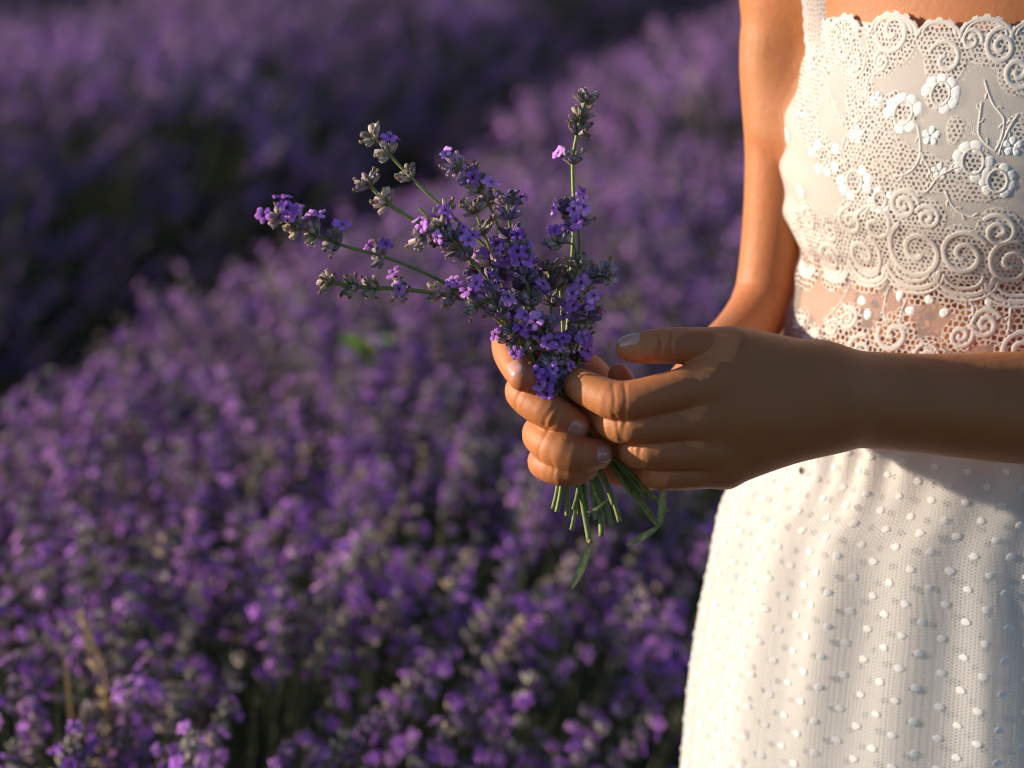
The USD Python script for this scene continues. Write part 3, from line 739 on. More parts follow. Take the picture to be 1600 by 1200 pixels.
i, k = np.meshgrid(np.arange(219), np.arange(33), indexing='ij'); a = (i * 34 + k).ravel()
f = np.stack([a, a + 34, a + 35, a + 1], -1)
hol = ((np.sin(i * .9 + 2 * np.sin(k * .4)) * np.sin(k * .85 + 1.3 * (i % 26 < 13))) > .62) & (k > 4) & (k < 29)
f = f[~hol.ravel()]
part(lace_top, 'shoulder_strap', (sv.reshape(-1, 3), f), M_THREAD, smooth=True)

# ------------------------------------------------------------------ skirt
skirt = UsdGeom.Xform.Define(stage, f'{person.GetPath()}/skirt').GetPrim()
ZS = ZF(668)
M_SLIP = mat('skirt_lining', {
    'g': ('geometry', {}), 'n': ('noise_texture', {'scale': 900.0, 'detail': 2.0}), 'b': ('bump', {'strength': 0.2, 'distance': 0.0004}),
    'p': ('principled_bsdf', {'base_color': (0.76, 0.74, 0.72), 'roughness': 0.7, 'specular_ior_level': 0.25}), 't': ('translucent_bsdf', {'color': (0.8, 0.74, 0.66)}), 'm': ('mix_closure', {'fac': 0.2})},
    [('g.position', 'n.vector'), ('n.fac', 'b.height'), ('b.normal', 'p.normal'), ('p.BSDF', 'm.closure1'), ('t.BSDF', 'm.closure2')], 'm.closure')
M_TULLE = mat('tulle', {
    'u': ('uvmap', {'attribute': 'st'}), 'sep': ('separate_xyz', {}),
    'x1': ('math', {'math_type': 'multiply', 'value2': 4.054}), 'x2': ('math', {'math_type': 'multiply', 'value2': -2.027}), 'y2': ('math', {'math_type': 'multiply', 'value2': 3.510}),
    'p2': ('math', {'math_type': 'add'}), 'p3': ('math', {'math_type': 'subtract'}),
    'c1': ('math', {'math_type': 'cosine'}), 'c2': ('math', {'math_type': 'cosine'}), 'c3': ('math', {'math_type': 'cosine'}), 's1': ('math', {'math_type': 'add'}), 's2': ('math', {'math_type': 'add'}),
    'r': ('map_range', {'from_min': -0.5, 'from_max': 1.6, 'to_min': 0.7, 'to_max': 0.1, 'clamp': True}),
    'p': ('principled_bsdf', {'base_color': (0.82, 0.80, 0.775), 'roughness': 0.55, 'specular_ior_level': 0.35}), 't': ('translucent_bsdf', {'color': (0.84, 0.81, 0.77)}), 'm': ('mix_closure', {'fac': 0.3}),
    'x': ('transparent_bsdf', {}), 'o': ('mix_closure', {})},
    [('u.UV', 'sep.vector'), ('sep.x', 'x1.value1'), ('sep.x', 'x2.value1'), ('sep.y', 'y2.value1'), ('x2.value', 'p2.value1'), ('y2.value', 'p2.value2'), ('x2.value', 'p3.value1'), ('y2.value', 'p3.value2'),
     ('x1.value', 'c1.value1'), ('p2.value', 'c2.value1'), ('p3.value', 'c3.value1'), ('c1.value', 's1.value1'), ('c2.value', 's1.value2'), ('s1.value', 's2.value1'), ('c3.value', 's2.value2'), ('s2.value', 'r.value'), ('r.result', 'o.fac'),
     ('p.BSDF', 'm.closure1'), ('t.BSDF', 'm.closure2'), ('x.BSDF', 'o.closure1'), ('m.closure', 'o.closure2')], 'o.closure')
M_DOT = mat('flock_dot', {'p': ('principled_bsdf', {'base_color': (0.80, 0.79, 0.785), 'roughness': 0.75, 'sheen_weight': 0.2}), 't': ('translucent_bsdf', {'color': (.8, .78, .74)}), 'm': ('mix_closure', {'fac': 0.12})},
            [('p.BSDF', 'm.closure1'), ('t.BSDF', 'm.closure2')], 'm.closure')
FOLDS = [(-1.32, .10, .006, 0.0), (-1.02, .09, .008, .02), (-.80, .07, .004, .05), (-.52, .08, .003, .10), (-.34, .06, .004, .22), (-.13, .06, .006, .26), (.06, .05, .009, .34), (.24, .07, .008, .3), (.42, .06, .007, .3), (.62, .08, .009, .3)]
def skirt_fold(th, z, shift, gain):
    t = (ZS - z) / .30
    o = 0
    for th0, w, amp, drift in FOLDS:
        c = th0 + drift * t * .7 + shift
        s = (th - c) / (w * (1 + .4 * t))
        o = o + amp * gain * np.exp(-s * s) * (.25 + sstep(0, .35, t)) * (1 + .3 * np.sin(7 * t + th0 * 9))
    return o + gain * .0012 * np.sin(th * 23 + 3 * t + shift * 9) * sstep(0, .5, t) + -.0002 + .0015 * np.sin(th * 41 + t * 5 + 2 * np.sin(th * 7)) * (1 - sstep(0.0, .25, t))
def skirt_point(th, z, layer):
    th, z = np.broadcast_arrays(np.asarray(th, float), np.asarray(z, float))
    zc = np.clip(z, HEM_Z - .02, ZF(641))
    a, b = SKIRT_A(zc), SKIRT_B(zc)
    t = np.clip((ZS - z) / .30, 0, 3)
    if layer == 0: o = skirt_fold(th, z, 0.05, .45) - .001 - .016 * sstep(0.02, .4, t)
    else: o = skirt_fold(th, z, 0, .85) + .001 - .012 * sstep(0.02, .4, t)
    return np.stack([XC + (a + o) * np.sin(th), YC - (b + o) * np.cos(th), z], -1)
def skirt_sheet(layer, nt, nz, name, m, label):
    th, z = np.meshgrid(np.linspace(-np.pi, np.pi, nt), np.linspace(HEM_Z, ZS, nz), indexing='ij')
    P = skirt_point(th, z, layer).reshape(-1, 3)
    i, k = np.meshgrid(np.arange(nt - 1), np.arange(nz - 1), indexing='ij'); a = (i * nz + k).ravel()
    return part(skirt, name, (P, np.stack([a, a + nz, a + nz + 1, a + 1], -1)), m, smooth=True, uv=np.stack([th.ravel() * .125, z.ravel()], -1) * 1000, label=label)
skirt_sheet(0, 420, 110, 'skirt_lining', M_SLIP, 'opaque white skirt lining')
skirt_sheet(1, 640, 260, 'tulle_layer', M_TULLE, 'sheer white net over the lining')
wb = np.linspace(-np.pi, np.pi, 160)
zt = np.linspace(ZS - .004, ZS + .012, 6)
TH, ZZ = np.meshgrid(wb, zt, indexing='ij')
P = skirt_point(TH, np.full_like(TH, ZS), 1); P[..., 2] = ZZ
P[..., :2] += ((P[..., :2] - [XC, YC]) / np.linalg.norm(P[..., :2] - [XC, YC], axis=-1, keepdims=True)) * .0015
i, k = np.meshgrid(np.arange(159), np.arange(5), indexing='ij'); a = (i * 6 + k).ravel()
part(skirt, 'waistband', (P.reshape(-1, 3), np.stack([a, a + 6, a + 7, a + 1], -1)), M_SLIP, smooth=True)
# flocked dots in staggered columns
dots = []
for c_, x in enumerate(np.arange(-.25, .10, .0074)):
    for z in np.arange(ZP(1225) + (.0088 if c_ % 2 else 0), ZS - .003, .0176):
        th = x / .125
        dots.append((th + .004 * rng.normal(), z + .0005 * rng.normal()))
ang = np.arange(14) * 2 * np.pi / 14
def dot_mesh(th, z):
    r = .0018 * (1 + .06 * np.cos(3 * ang + th * 50)) * rng.uniform(.92, 1.08)
    rings = []
    for k, (q, h) in enumerate(((1, .0002), (.95, .0005), (.6, .0006))):
        t2, z2 = th + q * r * np.cos(ang) / .128, z + q * r * np.sin(ang)
        P = skirt_point(t2, z2, 1); o = np.stack([(P[:, 0] - XC), (P[:, 1] - YC), 0 * P[:, 0]], -1); o /= np.linalg.norm(o, axis=1, keepdims=True)
        rings.append(P + o * h)
    v = np.vstack(rings + [rings[-1].mean(0)[None]])
    f = [[k * 14 + i, k * 14 + (i + 1) % 14, (k + 1) * 14 + (i + 1) % 14] for k in (0, 1) for i in range(14)] + [[k * 14 + i, (k + 1) * 14 + (i + 1) % 14, (k + 1) * 14 + i] for k in (0, 1) for i in range(14)] + [[28 + i, 28 + (i + 1) % 14, 42] for i in range(14)]
    return v, np.array(f)
def screen(P):
    q = P - EYE; D = q @ FWD; return 800 + q[0] / D * FPX, 600 - (q @ UP) / D * FPX
vis = []
for th, z in dots:
    x, y = screen(skirt_point(th, z, 1)); n = -math.cos(th) * .97 - math.sin(th) * 0
    vis.append((x < 1605 and y < 1205 and y > 690 and math.cos(th + .1) > .15))
order = sorted(range(len(dots)), key=lambda i: (not vis[i], -math.cos(dots[i][0])))
extra = Soup()
for n_, i in enumerate(order):
    v, f = dot_mesh(*dots[i])
    if n_ < 300 and vis[i]: part(skirt, 'dot', (v, f), M_DOT, smooth=35)
    else: extra.add(v, f, (1, 1, 1))
if extra.n: part(skirt, 'small_dots', extra.get(), M_DOT, smooth=True, kind='stuff')

# ------------------------------------------------------------------ lavender: small shapes
C_CALYX = [np.array(c) for c in ((.29, .21, .29), (.37, .29, .31), (.20, .135, .28), (.45, .36, .28), (.33, .30, .26))]
C_GREEN = np.array((.10, .13, .045)); C_STEM = np.array((.085, .10, .05)); C_LEAF = np.array((.05, .062, .045))
C_PETAL = [np.array(c) for c in ((.40, .15, .57), (.47, .19, .60), (.32, .11, .52), (.55, .25, .61))]

def lathe_along(p, d, prof, rad, sides, roll=0.):
    a, b, d = frame_of(d)
    ang = np.arange(sides) * 2 * np.pi / sides + roll
    ring = np.cos(ang)[:, None] * a + np.sin(ang)[:, None] * b
    v = (p + np.asarray(prof)[:, None, None] * d + np.asarray(rad)[:, None, None] * ring[None]).reshape(-1, 3)
    n = len(prof); i, j = np.meshgrid(np.arange(n - 1), np.arange(sides), indexing='ij'); k = (j + 1) % sides
    f = np.concatenate([np.stack([i * sides + j, i * sides + k, (i + 1) * sides + k], -1).reshape(-1, 3), np.stack([i * sides + j, (i + 1) * sides + k, (i + 1) * sides + j], -1).reshape(-1, 3)])
    return v, f

def calyx(S, p, d, L, r, col, base, detail, rr):
    if detail >= 2:
        prof = np.array([0, .14, .38, .68, .90, 1.0, .93]) * L; rad = np.array([.35, .75, 1.0, 1.05, .92, .82, .35]) * r; sides = 8
        v, f = lathe_along(p, d, prof, rad, sides, rr.uniform(0, 6))
        w = np.repeat(np.array([0, .35, .8, 1, 1, .9, .35]), sides)[:, None]
        c = base * (1 - w) + col * w
        c = c * np.where(np.arange(len(c)) % 2, 1.22, .78)[:, None]               # ribs
        c[-sides:] = col * .25
    elif detail == 1:
        prof = np.array([0, .3, .8, 1.0]) * L; rad = np.array([.4, 1.0, 1.0, .5]) * r; sides = 5
        v, f = lathe_along(p, d, prof, rad, sides, rr.uniform(0, 6))
        c = np.repeat(np.array([base, col, col, col * .55]), sides, 0)
    else:
        prof = np.array([0, .45, 1.0]) * L; rad = np.array([.3, 1.15, .35]) * r; sides = 4
        v, f = lathe_along(p, d, prof, rad, sides, rr.uniform(0, 6))
        c = np.repeat(np.array([base, col, col]), sides, 0)
    S.add(v, f, c)

C_SPRIG = [np.array(c) for c in ((.50, .19, .66), (.56, .25, .70), (.38, .13, .58), (.62, .29, .72))]

def corolla(S, p, d, size, col, detail, rr):
    """Open two-lipped flower: a short tube, two upper lobes and three lower ones, each a cupped rounded leaf."""
    a, b, d = frame_of(d)
    ph = rr.uniform(0, 6.28)
    up, si = np.cos(ph) * a + np.sin(ph) * b, -np.sin(ph) * a + np.cos(ph) * b
    if detail >= 2: v, f = lathe_along(p - d * size * .5, d, np.array([0, .35, .62]) * size, np.array([.09, .13, .20]) * size, 7); S.add(v, f, col * .55)
    lobes = [(.45, 1.05, .46), (-.45, 1.05, .46), (1.75, .85, .36), (-1.75, .85, .36), (3.14, .95, .40)] if detail else [(.5, 1.05, .55), (-.7, 1.0, .5), (2.2, .9, .5), (3.9, .9, .5)]
    for th, L, w in lobes:
        th += rr.normal(0, .12); t = np.cos(th) * up + np.sin(th) * si; q = np.cross(d, t)
        lift = rr.uniform(.1, .75); L = L * rr.uniform(.85, 1.12)
        if detail >= 2: us, ws = np.array([.14, .34, .56, .78, .94, 1.0]), np.array([.35, .75, 1.0, .98, .62, .2])
        elif detail == 1: us, ws = np.array([.12, .55, 1.0]), np.array([.4, 1.0, .55])
        else: us, ws = np.array([.1, .6, 1.0]), np.array([.4, 1.0, .3])
        m = 3 if detail >= 1 else 2
        g = np.linspace(-1, 1, m)
        U, G = np.meshgrid(us, g, indexing='ij'); Wd = ws[:, None] * G * w * size * .62
        h = size * (.12 + lift * U * .55 - .22 * U ** 2.5 - .10 * G ** 2 * (m > 2))
        if detail >= 2: h = h + size * .035 * np.sin(9 * U + 4 * G + th)
        v = (p + (U * L * size * .72)[..., None] * t + Wd[..., None] * q + h[..., None] * d).reshape(-1, 3)
        i, k = np.meshgrid(np.arange(len(us) - 1), np.arange(m - 1), indexing='ij'); x = (i * m + k).ravel()
        f = np.vstack([np.stack([x, x + m, x + m + 1], -1), np.stack([x, x + m + 1, x + 1], -1)])
        c = col * (1 - .35 * (U < .25) + .12 * U)[..., None] * rr.uniform(.85, 1.15)
        S.add(v, f, np.clip(c, 0, .95).reshape(-1, 3))

def leaf_blade(S, pts, w, col, n=7, fold=.25):
    c = curve(pts, n); t = np.gradient(c, axis=0); t /= np.linalg.norm(t, axis=1, keepdims=True)
    s = np.cross(t, [0.2, -1, .15]); s /= np.linalg.norm(s, axis=1, keepdims=True); nrm = np.cross(s, t)
    prof = w * np.sin(np.pi * np.linspace(.06, .985, n)) ** .6
    v = np.stack([c - s * prof[:, None], c + nrm * (fold * prof)[:, None], c + s * prof[:, None]], 1).reshape(-1, 3)
    f = []
    for i in range(n - 1):
        for k in (0, 1): q = i * 3 + k; f += [[q, q + 3, q + 4], [q, q + 4, q + 1]]
    cc = np.tile(np.array([col, col * 1.35, col]), (n, 1))
    S.add(v, np.array(f), cc)

# ------------------------------------------------------------------ lavender plants in their rows
def spike_mesh(S, base, tip, rr, detail, bloom):
    """One flowering stem head: whorls of calyxes with some open flowers, from base to tip."""
    d = tip - base; L = np.linalg.norm(d); d = d / L; a, b, _ = frame_of(d)
    n = rr.integers(4, 6)
    col = C_CALYX[rr.integers(len(C_CALYX))]
    for k in range(n):
        t = 1 - (k / (n - 1)) ** 1.15 * .95
        p = base + d * (L * t) + (a * rr.normal() + b * rr.normal()) * .0006
        m = (5 if k == 0 else 7) + (detail > 0)
        for j in range(m):
            an = j * 2 * np.pi / m + k * .6 + rr.normal(0, .2)
            out = np.cos(an) * a + np.sin(an) * b
            cd = out * rr.uniform(.55, 1.1) + d * rr.uniform(.5, 1.1) * (1.8 if k == 0 else 1)
            c = col * rr.uniform(.8, 1.55)
            calyx(S, p + out * .0012, cd, rr.uniform(.0055, .0075), .0014, c, c * .5 + C_GREEN * .5, min(detail, 1), rr)
            if rr.random() < bloom:
                cd = cd / np.linalg.norm(cd)
                corolla(S, p + out * .0015 + cd * .0085, cd, rr.uniform(.0062, .0088), C_PETAL[rr.integers(4)], min(detail, 1), rr)
SPIKES = {}
def spike_library(detail):
    """A few dozen flower heads along +z, one metre of length to be scaled; the plants take turned copies."""
    if detail not in SPIKES:
        rr = np.random.default_rng(77 + detail); lib = []
        for i in range(36):
            S = Soup(); L = rr.uniform(.034, .060)
            spike_mesh(S, np.zeros(3), np.array([0, 0, L]), rr, detail, (.02, .09, .14, .22, .34, .07)[i % 6])
            lib.append((*S.get(), S.tint(), L))
        SPIKES[detail] = lib
    return SPIKES[detail]
def lav_plant(parent, seed, detail, n_spikes, single):
    rr = np.random.default_rng(seed)
    F = Soup()
    # foliage: narrow grey-green blades on a low dome
    for _ in range(900):
        x, y = rr.normal(0, .22), rr.normal(0, .15); rad = (x / .46) ** 2 + (y / .30) ** 2
        if rad > 1: continue
        z = .36 * math.sqrt(1 - .75 * rad) * rr.uniform(.45, 1.0)
        p = np.array([x, y, z]); o = np.array([x * 1.6 + rr.normal(0, .12), y * 1.6 + rr.normal(0, .12), .35]); o /= np.linalg.norm(o)
        L, w = rr.uniform(.035, .065), rr.uniform(.0016, .0028); s = np.cross(o, rr.normal(size=3)); s /= np.linalg.norm(s)
        F.add([p - s * w, p + s * w, p + o * L * .6 + s * w * .9, p + o * L * .6 - s * w * .9, p + o * L], [[0, 1, 2], [0, 2, 3], [3, 2, 4]], C_LEAF * rr.uniform(.55, 1.35))
    part(parent, 'foliage', F.get(), M_LEAF, tint=F.tint(), kind='stuff')
    T, A, lib = Soup(), Soup(), spike_library(detail)
    for i in range(n_spikes):
        an = rr.uniform(0, 6.2832)
        if rr.random() < .74:
            rad = math.sqrt(rr.uniform(0, 1)); x, y = .52 * rad * math.cos(an), .29 * rad * math.sin(an)
            top = .655 * math.sqrt(max(0, 1 - .40 * abs(x / .52) ** 3)) - .07 * rr.random() ** 2 + rr.normal(0, .016)
        else:                                                            # the flanks that lean out over the path
            rad = 1.0; sx = 1 if rr.random() < .5 else -1
            top = rr.uniform(.20, .54); x, y = sx * (.60 - .20 * (top - .2) / .34 * rr.uniform(.3, 1) ) * rr.uniform(.92, 1.06), .29 * rr.uniform(-1, 1)
        tip = np.array([x, y, top])
        lean = np.array([x * .55 + rr.normal(0, .05), y * .4 + rr.normal(0, .05), .30]); lean /= np.linalg.norm(lean)
        v0, f0, c0, L = lib[rr.integers(36)]
        base = tip - lean * L
        root = np.array([x * .5, y * .5, .28 * (1 - .5 * rad)])
        v, f = tube(np.array([root, (root + base) / 2 + [x * .05, y * .05, 0.01], base, tip - lean * .004]), np.array([.0013, .0012, .0010, .0008]), 3, cap=False)
        T.add(v, f, C_STEM * rr.uniform(.6, 1.2))
        a, b, d = frame_of(lean); ph = rr.uniform(0, 6.28)
        R = np.stack([math.cos(ph) * a + math.sin(ph) * b, -math.sin(ph) * a + math.cos(ph) * b, d])
        v = base + (v0 * rr.uniform(.88, 1.12)) @ R; c = np.clip(c0 * rr.uniform(.75, 1.25), 0, .95)
        if i < single: part(parent, 'flower_spike', (v, f0), M_LAV, tint=c)
        else: A.add(v, f0, c)
    part(parent, 'stems', T.get(), M_STEM, tint=T.tint(), kind='stuff')
    if A.n: part(parent, 'flower_spikes', A.get(), M_LAV, tint=A.tint(), kind='stuff')

ROWS = [  # x at y = 2.645, slope, where it begins and ends, group, words for the row
    (-.11, .305, 1.46, 9.5, 'plants of the near lavender row', 'near row beside the person'),
    (-1.52, .30, 2.2, 9.8, 'plants of the far lavender row', 'far row on the left across the dark gap'),
    (-2.95, .32, 4.2, 10.5, 'plants of the lavender row behind', 'rearmost row at the top left')]
STEP_Y = .40
near_src, far_src, nn = [], [], 0
prr = np.random.default_rng(5)
for ri, (x0, sl, ya, yb, grp, words) in enumerate(ROWS):
    y, k = ya, 0
    while y < yb:
        x = x0 + sl * (y - 2.645)
        ang = -math.degrees(math.atan(sl)) + prr.normal(0, 4)
        near = ri == 0 and y < 3.0
        if near: label = ['front violet lavender plant at the bottom of the photo beside the skirt', 'second lavender plant from the front, behind the bottom one', 'third lavender plant from the front in the near row', 'fourth lavender plant from the front, left of the bunch and hands'][k] if k < 4 else None
        else: label = None
        label = label or f'blurred violet lavender plant growing in the {words}'
        g_ = None if near and k < 4 else grp
        loc = (x + prr.normal(0, .02), y, prr.normal(0, .008))
        flip = 180 if k % 2 else 0
        if near and len(near_src) < 2:
            t = thing('lavender_plant', label, 'lavender plant', loc, ang, g_); lav_plant(t, 100 + k, 1, 560, 290); near_src.append(t)
        elif near: thing('lavender_plant', label, 'lavender plant', loc, ang + 180, g_, source=near_src[k % 2])
        elif len(far_src) < 3:
            t = thing('lavender_plant', label, 'lavender plant', loc, ang, g_); lav_plant(t, 200 + k, 0, 560, 0); far_src.append(t)
        else: thing('lavender_plant', label, 'lavender plant', loc, ang + flip, g_, prr.uniform(.93, 1.06), source=far_src[(k * 2 + ri) % 3])
        y += STEP_Y * prr.uniform(.92, 1.08); k += 1

C_CUT = np.array((.20, .25, .07))
# ------------------------------------------------------------------ the bunch: every sprig a thing of its own
def sprig(label, stem, whorls, seed, bottom_r=.0011, leaves=(), nodes=(), tilt=None):
    """stem: [(px, py, depth mm)] from the cut end to the tip; whorls: [(px, py, depth mm, size, blooms, tone)]."""
    rr = np.random.default_rng(seed)
    base = W(*stem[0][:2], stem[0][2] / 1000)
    t = thing('lavender_sprig', label, 'lavender sprig', base)
    pts = np.array([W(x, y, d / 1000) for x, y, d in stem]) - base
    n = 12 * len(pts)
    c = curve(pts, n)
    rad = np.linspace(bottom_r, bottom_r * .62, n)
    v, f = tube(c, rad, 8)
    cc = C_CUT * (1 + .25 * np.sin(np.arange(len(v)) * .8))[:, None]
    part(t, 'stem', (v, f), M_STEM, smooth=True, tint=cc)
    tr = cKDTree(c)
    for px, py, d, size, blooms, tone in whorls:
        p = W(px, py, d / 1000) - base
        i = tr.query(p)[1]; ax = c[min(i + 2, n - 1)] - c[max(i - 2, 0)]; ax /= np.linalg.norm(ax)
        if np.linalg.norm(c[i] - p) < .006: p = c[i]
        else:
            q = Soup(); v, f = tube(curve([c[max(i - 6, 0)], (c[i] + p) / 2, p], 8), np.linspace(.0007, .0005, 8), 6); q.add(v, f, C_CUT)
            part(t, 'stalk', q.get(), M_STEM, smooth=True, tint=q.tint())
            ax = p - c[max(i - 6, 0)]; ax /= np.linalg.norm(ax)
        a, b, _ = frame_of(ax)
        S = Soup(); m = int(11 + 6 * size + rr.integers(0, 3)); spots = []
        base_col = C_CALYX[tone]
        for j in range(m):
            an = j * 2.399 + rr.normal(0, .25); out = np.cos(an) * a + np.sin(an) * b
            h = rr.uniform(-1, 1)
            cd = out * rr.uniform(.75, 1.15) + ax * (h * .35 + rr.uniform(.35, .95)); cd /= np.linalg.norm(cd)
            q = p + out * .0012 * size + ax * h * .0022 * size
            L = rr.uniform(.0058, .0074) * (.6 + .4 * size)
            col = base_col * .75 + C_CALYX[rr.integers(5)] * .25
            col = col * rr.uniform(.8, 1.7)
            calyx(S, q, cd, L, rr.uniform(.00105, .00135), col, C_GREEN * 1.2, 2, rr)
            spots.append((q + cd * L, cd))
            if rr.random() < .22:                                        # a withered corolla still hanging on
                v, f = lathe_along(q + cd * L * .9, cd + rr.normal(0, .25, 3), np.array([0, .0012, .0026, .0031]), np.array([.0006, .0007, .0010, .0004]), 6); S.add(v, f, np.array((.30, .20, .12)) * rr.uniform(.5, 1.3))
        for j in range(3):                                                # bracts under the whorl
            an = rr.uniform(0, 6.28); out = np.cos(an) * a + np.sin(an) * b
            o = p - ax * .0022 * size
            leaf_blade(S, [o, o + out * .0025 + ax * .0012, o + out * .0042 + ax * .0042], .0011, np.array((.17, .16, .08)), 5)
        w = part(t, 'whorl', S.get(), M_LAV, smooth=50 if False else False, tint=S.tint())
        for j in sorted(range(len(spots)), key=lambda j: spots[j][1] @ (FWD * .6 - .6 * UP + rr.normal(0, .45, 3)))[:max(0, int(round(blooms * .85)))]:
            q, cd = spots[j]
            Q = Soup(); corolla(Q, q + cd * .0024, cd * .8 + TOCAM * .25, rr.uniform(.0048, .0074), C_SPRIG[rr.integers(4)], 2, rr)
            part(w, 'flower', Q.get(), M_LAV, smooth=True, tint=Q.tint())
    for pts_, w_ in leaves:
        S = Soup(); leaf_blade(S, np.array([W(x, y, d / 1000) for x, y, d in pts_]) - base, w_ / 2, np.array((.19, .23, .10)), 12); part(t, 'leaf', S.get(), M_LEAF, smooth=True, tint=S.tint())
    for x, y, d, r in nodes:
        S = Soup(); v, f = lathe_along(W(x, y, d / 1000) - base - np.array([0, 0, r]), [0.1, 0, 1], np.array([0, .5, 1.2, 2]) * r, np.array([.5, 1.1, 1.0, .4]) * r, 7); S.add(v, f, np.array((.26, .19, .10))); part(t, 'node', S.get(), M_STEM, smooth=True, tint=S.tint())
    return t

